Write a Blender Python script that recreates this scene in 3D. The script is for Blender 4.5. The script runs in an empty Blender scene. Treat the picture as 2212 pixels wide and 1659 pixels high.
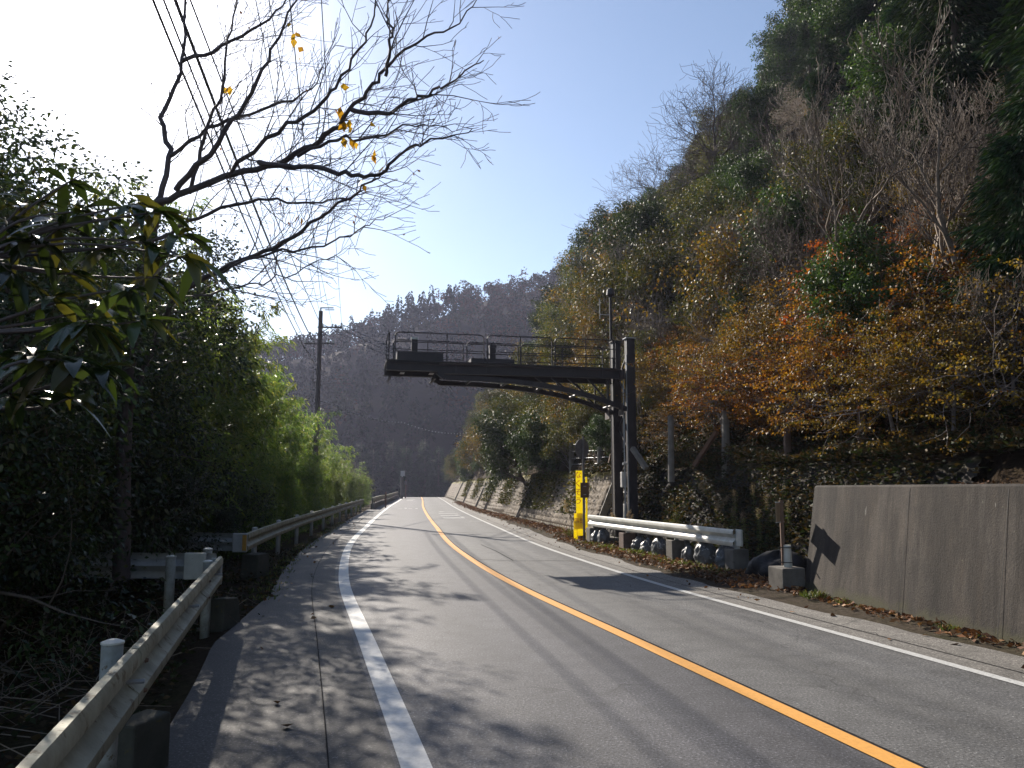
import bpy, math, random
import numpy as np
from mathutils import Vector

# ------------------------------------------------------------------ camera, world, sun, exposure
SC = bpy.context.scene
COL = SC.collection
EYE = 1.75
TH = math.radians(7.27)
cam_d = bpy.data.cameras.new("camera"); cam = bpy.data.objects.new("camera", cam_d); COL.objects.link(cam)
cam_d.sensor_width = 36.0; cam_d.lens = 28.12; cam_d.clip_start = 0.05; cam_d.clip_end = 5000
cam.location = (0, 0, EYE); cam.rotation_euler = (math.radians(90) + TH, 0, 0)
SC.camera = cam

SUN_AZ = math.radians(-29.3)      # from +Y towards +X
SUN_EL = math.radians(28.0)
SDIR = Vector((math.sin(SUN_AZ) * math.cos(SUN_EL), math.cos(SUN_AZ) * math.cos(SUN_EL), math.sin(SUN_EL)))

w = bpy.data.worlds.new("World"); SC.world = w; w.use_nodes = True
nt = w.node_tree; nt.nodes.clear()
sky = nt.nodes.new("ShaderNodeTexSky"); sky.sky_type = 'NISHITA'; sky.sun_disc = False
sky.sun_elevation = SUN_EL; sky.sun_rotation = SUN_AZ; sky.altitude = 100
sky.air_density = 1.0; sky.dust_density = 0.25; sky.ozone_density = 1.5
bg = nt.nodes.new("ShaderNodeBackground"); bg.inputs[1].default_value = 0.076
# the bright aureole of the winter sun (part of the sky, fixed in world direction)
tc = nt.nodes.new("ShaderNodeTexCoord"); dot = nt.nodes.new("ShaderNodeVectorMath"); dot.operation = 'DOT_PRODUCT'
dot.inputs[1].default_value = SDIR
nrm = nt.nodes.new("ShaderNodeVectorMath"); nrm.operation = 'NORMALIZE'
nt.links.new(tc.outputs['Generated'], nrm.inputs[0]); nt.links.new(nrm.outputs[0], dot.inputs[0])
ac = nt.nodes.new("ShaderNodeMath"); ac.operation = 'ARCCOSINE'; nt.links.new(dot.outputs['Value'], ac.inputs[0])
def wm(op, a, b):
    n = nt.nodes.new("ShaderNodeMath"); n.operation = op
    for i, v in enumerate((a, b)):
        if isinstance(v, (int, float)): n.inputs[i].default_value = v
        else: nt.links.new(v, n.inputs[i])
    return n.outputs[0]
g1 = wm('MULTIPLY', wm('EXPONENT', wm('MULTIPLY', ac.outputs[0], -15.0), 0), 5.0)
g2 = wm('MULTIPLY', wm('EXPONENT', wm('MULTIPLY', ac.outputs[0], -3.6), 0), 0.09)
gs = wm('ADD', g1, g2)
bg2 = nt.nodes.new("ShaderNodeBackground"); bg2.inputs[0].default_value = (1.0, 0.97, 0.98, 1); nt.links.new(gs, bg2.inputs[1])
add = nt.nodes.new("ShaderNodeAddShader"); out = nt.nodes.new("ShaderNodeOutputWorld")
nt.links.new(sky.outputs[0], bg.inputs[0]); nt.links.new(bg.outputs[0], add.inputs[0]); nt.links.new(bg2.outputs[0], add.inputs[1])
nt.links.new(add.outputs[0], out.inputs[0])

sl = bpy.data.lights.new("sun", 'SUN'); sl.energy = 5.0; sl.angle = math.radians(0.53); sl.color = (1.0, 0.91, 0.79)
sun = bpy.data.objects.new("sun", sl); COL.objects.link(sun)
sun.rotation_euler = SDIR.to_track_quat('Z', 'Y').to_euler()
SC.view_settings.view_transform = 'Standard'; SC.view_settings.look = 'None'
SC.view_settings.exposure = 0.97; SC.view_settings.gamma = 1.0
SC.cycles.max_bounces = 6; SC.cycles.diffuse_bounces = 2; SC.cycles.glossy_bounces = 2
SC.cycles.transmission_bounces = 4; SC.cycles.transparent_max_bounces = 4; SC.cycles.volume_bounces = 0
SC.cycles.volume_max_steps = 64

HAZE_D = 0.00026
HAZE_COL = (0.68, 0.72, 1.0, 1)

# ------------------------------------------------------------------ helpers
F = 1728.0
ST, CT = math.sin(TH), math.cos(TH)
def ray(px, py):
    a = (px - 1106) / F; b = (829.5 - py) / F
    return a, CT - b * ST, ST + b * CT
def P(px, py, Y):
    x, y, z = ray(px, py); k = Y / y
    return Vector((x * k, Y, EYE + z * k))
def G(px, py, z=0.0):
    x, y, zz = ray(px, py); k = (z - EYE) / zz
    return Vector((x * k, y * k, z))
def proj(p):
    x, y, z = p[0], p[1], p[2] - EYE
    d = y * CT + z * ST
    if d < 0.1: return None
    return 1106 + F * x / d, 829.5 - F * (-y * ST + z * CT) / d

_yc = np.array([-40., -20, -5, 4.97, 9.03, 14.75, 21.6, 35.6, 50, 70, 95, 137, 200, 300])
_xc = np.array([13.6, 8.75, 4.95, 2.55, 1.50, 0.02, -1.35, -3.35, -5.25, -7.7, -10.5, -15.4, -23, -35])
# the orange line's path through the picture, fitted below
def _spl(xs, ys, q):
    q = np.asarray(q, float); n = len(xs); m = np.gradient(ys, xs)
    i = np.clip(np.searchsorted(xs, q) - 1, 0, n - 2)
    h = xs[i + 1] - xs[i]; t = (q - xs[i]) / h
    return ((2*t**3 - 3*t**2 + 1) * ys[i] + (t**3 - 2*t**2 + t) * h * m[i] + (-2*t**3 + 3*t**2) * ys[i+1] + (t**3 - t**2) * h * m[i+1])
def Xc(y): return _spl(_yc, _xc, y)
def ZR(y): return -np.maximum(0, np.asarray(y, float) - 126) ** 2 / 700.0
def toe(y):
    return np.interp(y, [-20, 8, 13.9, 14.2, 27.8, 28.2, 60, 140], [4.1, 4.1, 4.6, 5.7, 5.4, 5.0, 4.1, 4.1])

def toeS(y):
    return np.interp(y, [-20, 6, 10, 13.9, 14.2, 27.8, 28.2, 60, 140], [4.9, 5.0, 5.3, 5.68, 5.7, 5.4, 5.0, 4.1, 4.1])

def smooth_noise(x, y, s, seed=0):
    x = np.asarray(x, float) / s; y = np.asarray(y, float) / s
    xi = np.floor(x).astype(int); yi = np.floor(y).astype(int); fx = x - xi; fy = y - yi
    def h(a, b):
        v = np.sin(a * 127.1 + b * 311.7 + seed * 74.7) * 43758.5453
        return v - np.floor(v)
    fx = fx * fx * (3 - 2 * fx); fy = fy * fy * (3 - 2 * fy)
    return (h(xi, yi) * (1 - fx) + h(xi + 1, yi) * fx) * (1 - fy) + (h(xi, yi + 1) * (1 - fx) + h(xi + 1, yi + 1) * fx) * fy

def Hslope(x, y):
    """height of the wooded slope on the side of the retaining walls"""
    u = np.asarray(x) - Xc(y); e = u - toeS(y) - 1.0
    z = 2.25 + 1.32 * np.maximum(e, 0) + (smooth_noise(x, y, 7) - .5) * 2.2 * np.clip(e / 6, 0, 1)
    z = z - 0.006 * np.maximum(e - 8, 0) ** 2 * 0.6
    fall = np.clip((np.asarray(y, float) - 112) / 45, 0, 1)
    return z * (1 - fall ** 2 * 0.55) + ZR(y)
def Hleft(x, y):
    u = np.asarray(x) - Xc(y); e = np.maximum(-u - 4.7, 0)
    return -0.10 - 0.10 * e - 0.012 * np.minimum(e, 18) ** 1.6 + (smooth_noise(x, y, 3, 5) - .5) * .5 * np.clip(e / 2, 0, 1) + ZR(y)

def mesh_from(name, V, Fc, mat=None, smooth=False, rnd=None):
    """V (n,3); Fc either (m,k) array or list of tuples"""
    me = bpy.data.meshes.new(name)
    V = np.asarray(V, np.float32)
    if isinstance(Fc, np.ndarray):
        m, k = Fc.shape
        me.vertices.add(len(V)); me.vertices.foreach_set("co", V.ravel())
        me.loops.add(m * k); me.loops.foreach_set("vertex_index", Fc.astype(np.int32).ravel())
        me.polygons.add(m); me.polygons.foreach_set("loop_start", np.arange(0, m * k, k, dtype=np.int32))
        try: me.polygons.foreach_set("loop_total", np.full(m, k, dtype=np.int32))
        except Exception: pass
        me.update(calc_edges=True)
    else:
        me.from_pydata([tuple(v) for v in V.tolist()], [], [tuple(f) for f in Fc]); me.update()
    if smooth: me.polygons.foreach_set("use_smooth", np.ones(len(me.polygons), bool))
    if rnd is not None:
        a = me.attributes.new("rnd", 'FLOAT', 'FACE'); a.data.foreach_set("value", np.asarray(rnd, np.float32))
    if mat is not None: me.materials.append(mat)
    return me

def link(name, me, parent=None, loc=None, **props):
    o = bpy.data.objects.new(name, me); COL.objects.link(o)
    if parent is not None: o.parent = parent
    if loc is not None: o.location = loc
    for k, v in props.items(): o[k] = v
    return o
def empty(name, loc, rz=0, **props):
    o = bpy.data.objects.new(name, None); COL.objects.link(o); o.location = loc; o.rotation_euler = (0, 0, rz)
    o.empty_display_size = .2
    for k, v in props.items(): o[k] = v
    return o

class MB:
    def __init__(s): s.v = []; s.f = []
    def add(s, vs, fs):
        n = len(s.v); s.v += [tuple(v) for v in vs]; s.f += [tuple(i + n for i in f) for f in fs]; return s
    def box(s, c, d, rz=0):
        x, y, z = d[0] / 2, d[1] / 2, d[2] / 2; ca, sa = math.cos(rz), math.sin(rz)
        vs = []
        for k in (-1, 1):
            for i, j in ((-1, -1), (1, -1), (1, 1), (-1, 1)):
                a, b = i * x, j * y
                vs.append((c[0] + a * ca - b * sa, c[1] + a * sa + b * ca, c[2] + k * z))
        return s.add(vs, [(3, 2, 1, 0), (4, 5, 6, 7), (0, 1, 5, 4), (1, 2, 6, 5), (2, 3, 7, 6), (3, 0, 4, 7)])
    def beam(s, a, b, w, h, up=(0, 0, 1)):
        a = Vector(a); b = Vector(b); t = (b - a).normalized(); u = Vector(up)
        sd = t.cross(u)
        if sd.length < 1e-4: sd = t.cross(Vector((0, 1, 0)))
        sd.normalize(); u = sd.cross(t).normalized()
        vs = []
        for p in (a, b):
            for i, j in ((-1, -1), (1, -1), (1, 1), (-1, 1)):
                vs.append(p + sd * (i * w / 2) + u * (j * h / 2))
        return s.add(vs, [(3, 2, 1, 0), (4, 5, 6, 7), (0, 1, 5, 4), (1, 2, 6, 5), (2, 3, 7, 6), (3, 0, 4, 7)])
    def ibeam(s, a, b, w, h, up=(0, 0, 1), t=0.02):
        a = Vector(a); b = Vector(b); d = (b - a).normalized(); u = Vector(up); sd = d.cross(u).normalized(); u = sd.cross(d).normalized()
        s.beam(a + u * (h / 2 - t / 2), b + u * (h / 2 - t / 2), w, t, u)
        s.beam(a - u * (h / 2 - t / 2), b - u * (h / 2 - t / 2), w, t, u)
        s.beam(a, b, t, h - 2 * t - .002, u)
        return s
    def tube(s, pts, r, n=6, cap=True):
        pts = [Vector(p) for p in pts]; m = len(pts)
        rs = r if hasattr(r, '__len__') else [r] * m
        base = len(s.v); vs = []
        ref = None
        for i, p in enumerate(pts):
            t = (pts[min(i + 1, m - 1)] - pts[max(i - 1, 0)])
            if t.length < 1e-9: t = Vector((0, 0, 1))
            t.normalize()
            if ref is None: ref = Vector((1, 0, 0)) if abs(t.x) < .8 else Vector((0, 1, 0))
            a = (ref - t * ref.dot(t)).normalized(); b = t.cross(a); ref = a
            for k in range(n):
                an = 2 * math.pi * k / n
                vs.append(p + (a * math.cos(an) + b * math.sin(an)) * rs[i])
        fs = [(i * n + k, i * n + (k + 1) % n, (i + 1) * n + (k + 1) % n, (i + 1) * n + k) for i in range(m - 1) for k in range(n)]
        if cap: fs += [tuple(range(n - 1, -1, -1)), tuple((m - 1) * n + k for k in range(n))]
        return s.add(vs, fs)
    def mesh(s, name, mat, smooth=False): return mesh_from(name, s.v, s.f, mat, smooth)
    def build(s, name, mat, parent=None, smooth=False, **props):
        o = link(name, s.mesh(name, mat, smooth), parent, **props); return o
def bevel(o, w=0.01, seg=2):
    m = o.modifiers.new("bevel", 'BEVEL'); m.width = w; m.segments = seg; m.limit_method = 'ANGLE'
    return o

# ------------------------------------------------------------------ materials
def mat_new(name):
    m = bpy.data.materials.new(name); m.use_nodes = True
    n = m.node_tree; b = n.nodes["Principled BSDF"]; return m, n, b
def nd(n, typ, **kw):
    x = n.nodes.new(typ)
    for k, v in kw.items(): setattr(x, k, v)
    return x
def ramp(n, fac, stops, interp='LINEAR'):
    r = n.nodes.new("ShaderNodeValToRGB"); r.color_ramp.interpolation = interp
    el = r.color_ramp.elements
    while len(el) > 1: el.remove(el[-1])
    el[0].position = stops[0][0]; el[0].color = (*stops[0][1], 1)
    for p, c in stops[1:]:
        e = el.new(p); e.color = (*c, 1)
    if fac is not None: n.links.new(fac, r.inputs[0])
    return r.outputs[0]
def noise(n, scale, detail=4, rough=.6, vec=None, stretch=None):
    t = nd(n, "ShaderNodeTexNoise"); t.inputs['Scale'].default_value = scale; t.inputs['Detail'].default_value = detail; t.inputs['Roughness'].default_value = rough
    if vec is None:
        c = nd(n, "ShaderNodeTexCoord"); vec = c.outputs['Object']
    if stretch:
        mp = nd(n, "ShaderNodeMapping"); mp.inputs['Scale'].default_value = stretch; n.links.new(vec, mp.inputs[0]); vec = mp.outputs[0]
    n.links.new(vec, t.inputs['Vector']); return t.outputs['Fac']
def mixc(n, fac, a, b, mode='MIX'):
    m = nd(n, "ShaderNodeMix", data_type='RGBA', blend_type=mode)
    for s, v in ((m.inputs[0], fac), (m.inputs[6], a), (m.inputs[7], b)):
        if isinstance(v, (int, float)): s.default_value = v
        elif isinstance(v, tuple): s.default_value = (*v, 1)
        else: n.links.new(v, s)
    return m.outputs[2]
def bump(n, b, h, strength=.3, dist=.02):
    x = nd(n, "ShaderNodeBump"); x.inputs['Strength'].default_value = strength; x.inputs['Distance'].default_value = dist
    n.links.new(h, x.inputs['Height']); n.links.new(x.outputs[0], b.inputs['Normal'])

def simple(name, c1, c2=None, rough=.6, scale=6, metal=0, bumps=0.15, spots=None, stretch=None):
    m, n, b = mat_new(name); c2 = c2 or tuple(v * .6 for v in c1)
    f = noise(n, scale, 6, .65, stretch=stretch)
    col = ramp(n, f, [(.3, c2), (.65, c1)])
    if spots:
        f2 = noise(n, scale * 2.3, 5, .7)
        g = ramp(n, f2, [(spots[1], (0, 0, 0)), (spots[1] + .06, (1, 1, 1))])
        col = mixc(n, g, col, spots[0])
    n.links.new(col, b.inputs['Base Color']); b.inputs['Roughness'].default_value = rough; b.inputs['Metallic'].default_value = metal
    if bumps: bump(n, b, noise(n, scale * 8, 4), bumps, .01)
    return m

def leaf_mat(name, cols, trans=.45, rough=.42, var=.25, spec=.35):
    """cols: palette picked per leaf by the face attribute rnd; Object Info random shifts whole plants"""
    m, n, b = mat_new(name)
    a = nd(n, "ShaderNodeAttribute", attribute_name="rnd")
    st = [(i / len(cols), c) for i, c in enumerate(cols)]
    col = ramp(n, a.outputs['Fac'], st, 'CONSTANT')
    oi = nd(n, "ShaderNodeObjectInfo")
    f = noise(n, .9, 2)
    hs = nd(n, "ShaderNodeHueSaturation")
    mr = nd(n, "ShaderNodeMapRange"); mr.inputs[3].default_value = 1 - var; mr.inputs[4].default_value = 1 + var
    n.links.new(oi.outputs['Random'], mr.inputs[0])
    mr2 = nd(n, "ShaderNodeMapRange"); mr2.inputs[1].default_value = .3; mr2.inputs[2].default_value = .7; mr2.inputs[3].default_value = .42; mr2.inputs[4].default_value = 1.22
    n.links.new(f, mr2.inputs[0])
    mm = nd(n, "ShaderNodeMath", operation='MULTIPLY'); n.links.new(mr.outputs[0], mm.inputs[0]); n.links.new(mr2.outputs[0], mm.inputs[1])
    n.links.new(mm.outputs[0], hs.inputs['Value']); n.links.new(col, hs.inputs['Color'])
    mr3 = nd(n, "ShaderNodeMapRange"); mr3.inputs[3].default_value = .485; mr3.inputs[4].default_value = .515
    n.links.new(oi.outputs['Random'], mr3.inputs[0]); n.links.new(mr3.outputs[0], hs.inputs['Hue'])
    n.links.new(hs.outputs[0], b.inputs['Base Color']); b.inputs['Roughness'].default_value = rough
    b.inputs['Specular IOR Level'].default_value = spec
    tr = nd(n, "ShaderNodeBsdfTranslucent")
    t2 = mixc(n, 1.0, hs.outputs[0], (1.0, .95, .55), 'MULTIPLY'); n.links.new(t2, tr.inputs[0])
    mx = nd(n, "ShaderNodeMixShader"); mx.inputs[0].default_value = trans
    n.links.new(b.outputs[0], mx.inputs[1]); n.links.new(tr.outputs[0], mx.inputs[2])
    n.links.new(mx.outputs[0], n.nodes["Material Output"].inputs[0])
    return m

M = {}
M['bark'] = simple('bark', (.13, .10, .08), (.05, .04, .035), .9, 3, bumps=.5, stretch=(3, 3, .6))
M['bark_pale'] = simple('pale_bark', (.15, .115, .09), (.07, .052, .042), .85, 3, bumps=.4, stretch=(3, 3, .6))
M['bark_limb'] = simple('pale_limb_bark', (.26, .20, .15), (.12, .09, .07), .85, 3, bumps=.3)
M['bark_grey'] = simple('grey_bark', (.24, .21, .20), (.11, .09, .09), .85, 4, bumps=.3)
M['bark_near'] = simple('smooth_bark', (.085, .065, .065), (.04, .03, .035), .7, 5, bumps=.4)
M['culm'] = simple('bamboo_culm', (.20, .25, .08), (.12, .15, .05), .5, 2, bumps=0)
M['evergreen'] = leaf_mat('evergreen_leaves', [(.035, .07, .016), (.055, .095, .02), (.028, .055, .016), (.08, .12, .028), (.05, .08, .02)], .30, .52, .3, .35)
M['olive'] = leaf_mat('olive_leaves', [(.07, .09, .018), (.11, .115, .022), (.045, .065, .016), (.16, .13, .025), (.09, .10, .022)], .40, .55, .3, .22)
M['gold'] = leaf_mat('gold_leaves', [(.24, .16, .02), (.17, .13, .018), (.30, .20, .025), (.11, .10, .018), (.20, .10, .018), (.08, .085, .02)], .45, .5, .25)
M['orange'] = leaf_mat('orange_leaves', [(.30, .10, .016), (.22, .07, .012), (.34, .16, .02), (.14, .055, .015), (.22, .12, .018)], .45, .5, .22)
M['amber'] = leaf_mat('amber_leaves', [(.20, .12, .018), (.14, .085, .015), (.24, .15, .02), (.085, .07, .016), (.20, .075, .015)], .42, .55, .25)
M['red'] = leaf_mat('red_leaves', [(.40, .06, .018), (.30, .045, .015), (.42, .12, .02), (.18, .05, .02)], .45, .5, .2)
M['cedar'] = leaf_mat('cedar_needles', [(.018, .042, .014), (.028, .058, .018), (.04, .07, .02), (.014, .032, .012)], .15, .6, .25, .25)
M['bamboo'] = leaf_mat('bamboo_leaves', [(.14, .23, .06), (.21, .31, .08), (.09, .16, .04), (.32, .36, .10), (.17, .26, .06)], .6, .4, .2, .4)
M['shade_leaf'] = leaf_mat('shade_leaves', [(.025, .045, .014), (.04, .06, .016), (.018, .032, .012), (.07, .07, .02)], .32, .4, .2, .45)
M['broad'] = leaf_mat('large_glossy_leaves', [(.035, .06, .014), (.05, .08, .018), (.03, .05, .014), (.10, .10, .02)], .32, .26, .1, .6)
M['yleaf'] = leaf_mat('yellow_leaves', [(.62, .42, .03), (.5, .30, .02), (.25, .12, .03), (.6, .45, .05)], .55, .5, .1)
M['litter'] = leaf_mat('dead_leaves', [(.24, .11, .045), (.16, .075, .035), (.30, .15, .06), (.10, .055, .03), (.34, .2, .1)], .1, .7, .1, .2)
M['under'] = leaf_mat('undergrowth_leaves', [(.035, .042, .013), (.06, .04, .018), (.024, .03, .010), (.085, .05, .02), (.042, .055, .015), (.11, .068, .022)], .22, .7, .1, .25)
M['weed'] = leaf_mat('weed_leaves', [(.11, .16, .03), (.15, .2, .04), (.08, .12, .03), (.24, .22, .06)], .4, .5, .1)
M['plume'] = leaf_mat('seed_plumes', [(.42, .33, .24), (.32, .24, .18), (.5, .42, .33)], .4, .8, .1, .1)
M['farleaf'] = leaf_mat('distant_foliage', [(.035, .040, .018), (.052, .042, .022), (.028, .036, .016), (.085, .042, .024), (.04, .045, .02), (.016, .026, .012)], .0, 1.0, .1, .0)
M['white_paint'] = simple('weathered_white_paint', (.62, .62, .58), (.40, .40, .36), .45, 3, bumps=.1, spots=((.22, .15, .09), .66))
M['rail_old'] = simple('mossy_galvanised_rail', (.34, .33, .24), (.13, .13, .08), .6, 3, metal=.15, bumps=.3, spots=((.13, .10, .05), .57))
M['rail_end'] = simple('rail_end_grey', (.45, .46, .46), (.3, .3, .3), .5, 5, metal=.2)
M['post_old'] = simple('grimy_post_paint', (.33, .33, .30), (.16, .16, .13), .55, 6, bumps=.2, spots=((.12, .09, .05), .60))
M['reflector'] = simple('amber_tape', (.5, .26, .03), (.35, .17, .02), .5, 9)
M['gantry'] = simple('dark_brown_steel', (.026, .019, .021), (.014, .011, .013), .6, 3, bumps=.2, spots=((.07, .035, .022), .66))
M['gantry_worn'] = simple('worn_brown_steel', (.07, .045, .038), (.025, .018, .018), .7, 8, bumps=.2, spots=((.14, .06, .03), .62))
M['galv'] = simple('galvanised_grey', (.42, .43, .44), (.3, .3, .31), .5, 4, metal=.3)
M['box_grey'] = simple('cabinet_grey', (.52, .51, .50), (.42, .41, .40), .5, 4)
M['concrete'] = simple('old_concrete', (.17, .155, .135), (.085, .078, .068), .9, 3, bumps=.4, spots=((.09, .08, .07), .62))
M['concrete_pale'] = simple('pale_concrete', (.25, .235, .21), (.15, .135, .12), .9, 4, bumps=.3)
M['block_dark'] = simple('mossy_shade_toned_concrete', (.07, .065, .05), (.035, .035, .025), .95, 4, bumps=.5, spots=((.10, .08, .02), .62))  # mossy concrete, its colour darkened to carry the tree shade over it
M['concrete_red'] = simple('brown_stained_concrete', (.16, .11, .09), (.09, .065, .055), .9, 4, bumps=.3)
M['yellow'] = simple('yellow_board', (.82, .72, .03), (.74, .62, .03), .45, 3, bumps=0, spots=((.45, .3, .04), .68))
_n = M['yellow'].node_tree; _t = _n.nodes.new('ShaderNodeBsdfTranslucent'); _t.inputs[0].default_value = (.92, .80, .03, 1); _m = _n.nodes.new('ShaderNodeMixShader'); _m.inputs[0].default_value = .6
_n.links.new(_n.nodes['Principled BSDF'].outputs[0], _m.inputs[1]); _n.links.new(_t.outputs[0], _m.inputs[2]); _n.links.new(_m.outputs[0], _n.nodes['Material Output'].inputs[0])
M['redpaint'] = simple('red_orange_paint', (.62, .12, .03), (.5, .1, .03), .5, 8, bumps=0)
M['signback'] = simple('sign_back_grey', (.16, .15, .15), (.09, .08, .08), .6, 8)
M['rust'] = simple('rust_brown', (.18, .10, .06), (.09, .06, .045), .8, 5, bumps=.2)
M['beige'] = simple('beige_plate', (.34, .24, .14), (.22, .15, .09), .6, 5)
M['black'] = simple('black_rubber', (.02, .02, .02), (.012, .012, .012), .5, 5)
M['bag'] = simple('grey_sandbag', (.15, .16, .17), (.06, .065, .07), .42, 5, bumps=.9, spots=((.42, .43, .45), .58))
M['tarp'] = simple('dark_sheet', (.022, .022, .024), (.012, .012, .014), .7, 3, bumps=.5)
M['cable'] = simple('cable_dark', (.05, .05, .055), (.03, .03, .035), .45, 4, bumps=0)
M['spiral'] = simple('cable_spiral_pale', (.5, .5, .5), (.35, .35, .36), .3, 4, metal=.4, bumps=0)
M['mark_white'] = simple('white_line_paint', (.66, .66, .64), (.50, .50, .48), .6, 26, bumps=.3, spots=((.20, .20, .20), .63))
M['mark_white2'] = simple('worn_white_line_paint', (.54, .54, .52), (.34, .34, .33), .7, 22, bumps=.3, spots=((.16, .16, .16), .58))
M['tar'] = simple('tar_seam', (.035, .034, .035), (.02, .02, .02), 1.0, 12, bumps=0)
M['tar'].node_tree.nodes['Principled BSDF'].inputs['Specular IOR Level'].default_value = .02
M['mark_faint'] = simple('faded_lettering_paint', (.36, .36, .35), (.2, .2, .2), .7, 8, bumps=.3, spots=((.14, .14, .14), .52))
M['mark_orange'] = simple('orange_line_paint', (.72, .35, .07), (.60, .29, .06), .6, 26, bumps=.3, spots=((.26, .15, .08), .64))
M['pole'] = simple('utility_pole_brown', (.10, .075, .07), (.06, .045, .045), .7, 2)
M['twig'] = simple('dead_twigs', (.26, .20, .15), (.12, .09, .07), .9, 8, bumps=0)

def asphalt(name, base, dark, speck=.3, rough=.72):
    m, n, b = mat_new(name)
    a = nd(n, "ShaderNodeAttribute", attribute_name="lat")     # metres right of the orange line
    big = noise(n, .55, 6, .7, stretch=(1, .3, 1)); mid = noise(n, 3, 5, .7); fine = noise(n, 46, 2, .85)
    col = ramp(n, big, [(.3, dark), (.7, base)])
    wv = nd(n, "ShaderNodeMath", operation='SINE'); ml = nd(n, "ShaderNodeMath", operation='MULTIPLY'); ml.inputs[1].default_value = 4.2
    n.links.new(a.outputs['Fac'], ml.inputs[0]); n.links.new(ml.outputs[0], wv.inputs[0])
    mr = nd(n, "ShaderNodeMapRange"); mr.inputs[1].default_value = -1; mr.inputs[3].default_value = .80; mr.inputs[4].default_value = 1.14
    n.links.new(wv.outputs[0], mr.inputs[0])
    cmb = nd(n, "ShaderNodeCombineColor"); [n.links.new(mr.outputs[0], cmb.inputs[i]) for i in range(3)]
    col = mixc(n, .7, col, cmb.outputs[0], 'MULTIPLY')
    g = ramp(n, fine, [(.36, (.15, .15, .15)), (.47, (.92, .92, .92)), (.60, (1.05, 1.05, 1.05)), (.67, (1 + speck * 7,) * 3)])
    col = mixc(n, .8, col, g, 'MULTIPLY')
    g2 = ramp(n, mid, [(.35, (.70, .70, .70)), (.6, (1.10, 1.10, 1.10))]); col = mixc(n, .8, col, g2, 'MULTIPLY')
    # hair cracks
    vo = nd(n, "ShaderNodeTexVoronoi", feature='DISTANCE_TO_EDGE'); vo.inputs['Scale'].default_value = .22
    c = nd(n, "ShaderNodeTexCoord"); nz = nd(n, "ShaderNodeTexNoise"); nz.inputs['Scale'].default_value = 1.6
    n.links.new(c.outputs['Object'], nz.inputs['Vector'])
    vm = nd(n, "ShaderNodeVectorMath", operation='MULTIPLY_ADD'); n.links.new(nz.outputs['Color'], vm.inputs[0]); vm.inputs[1].default_value = (1.2, 1.2, 0); n.links.new(c.outputs['Object'], vm.inputs[2])
    n.links.new(vm.outputs[0], vo.inputs['Vector'])
    cr = ramp(n, vo.outputs['Distance'], [(0, (.30, .30, .30)), (.0030, (1, 1, 1))]); col = mixc(n, .7, col, cr, 'MULTIPLY')
    n.links.new(col, b.inputs['Base Color']); b.inputs['Roughness'].default_value = rough
    b.inputs['Specular IOR Level'].default_value = .45
    bump(n, b, fine, .55, .006)
    return m
M['asph_l'] = asphalt('newer_asphalt', (.080, .079, .086), (.062, .061, .067), .35, .66)
M['asph_r'] = asphalt('older_asphalt', (.118, .117, .115), (.088, .087, .086), .3, .7)
M['asph_s'] = asphalt('shoulder_asphalt', (.048, .045, .046), (.032, .030, .031), .6, .7)  # older dark asphalt, lowered further in colour for the deep shade on it
M['asph_e'] = asphalt('dusty_edge_asphalt', (.18, .168, .15), (.135, .125, .112), .3, .8)

def soil_mat(name, a, b_, c):
    m, n, b = mat_new(name)
    col = ramp(n, noise(n, .5, 6, .7), [(.3, a), (.5, b_), (.7, c)])
    g = ramp(n, noise(n, 14, 5, .8), [(.3, (.4, .4, .4)), (.65, (1.2, 1.2, 1.2))]); col = mixc(n, 1, col, g, 'MULTIPLY')
    n.links.new(col, b.inputs['Base Color']); b.inputs['Specular IOR Level'].default_value = .05; b.inputs['Roughness'].default_value = .95; bump(n, b, noise(n, 9, 6, .8), 1, .08); return m
M['soil'] = soil_mat('forest_soil', (.04, .028, .018), (.055, .038, .024), (.05, .045, .02))
M['verge'] = soil_mat('verge_dirt', (.07, .055, .04), (.10, .08, .06), (.06, .06, .03))
M['hill'] = soil_mat('hill_soil', (.02, .022, .012), (.03, .026, .018), (.022, .028, .014))

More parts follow.
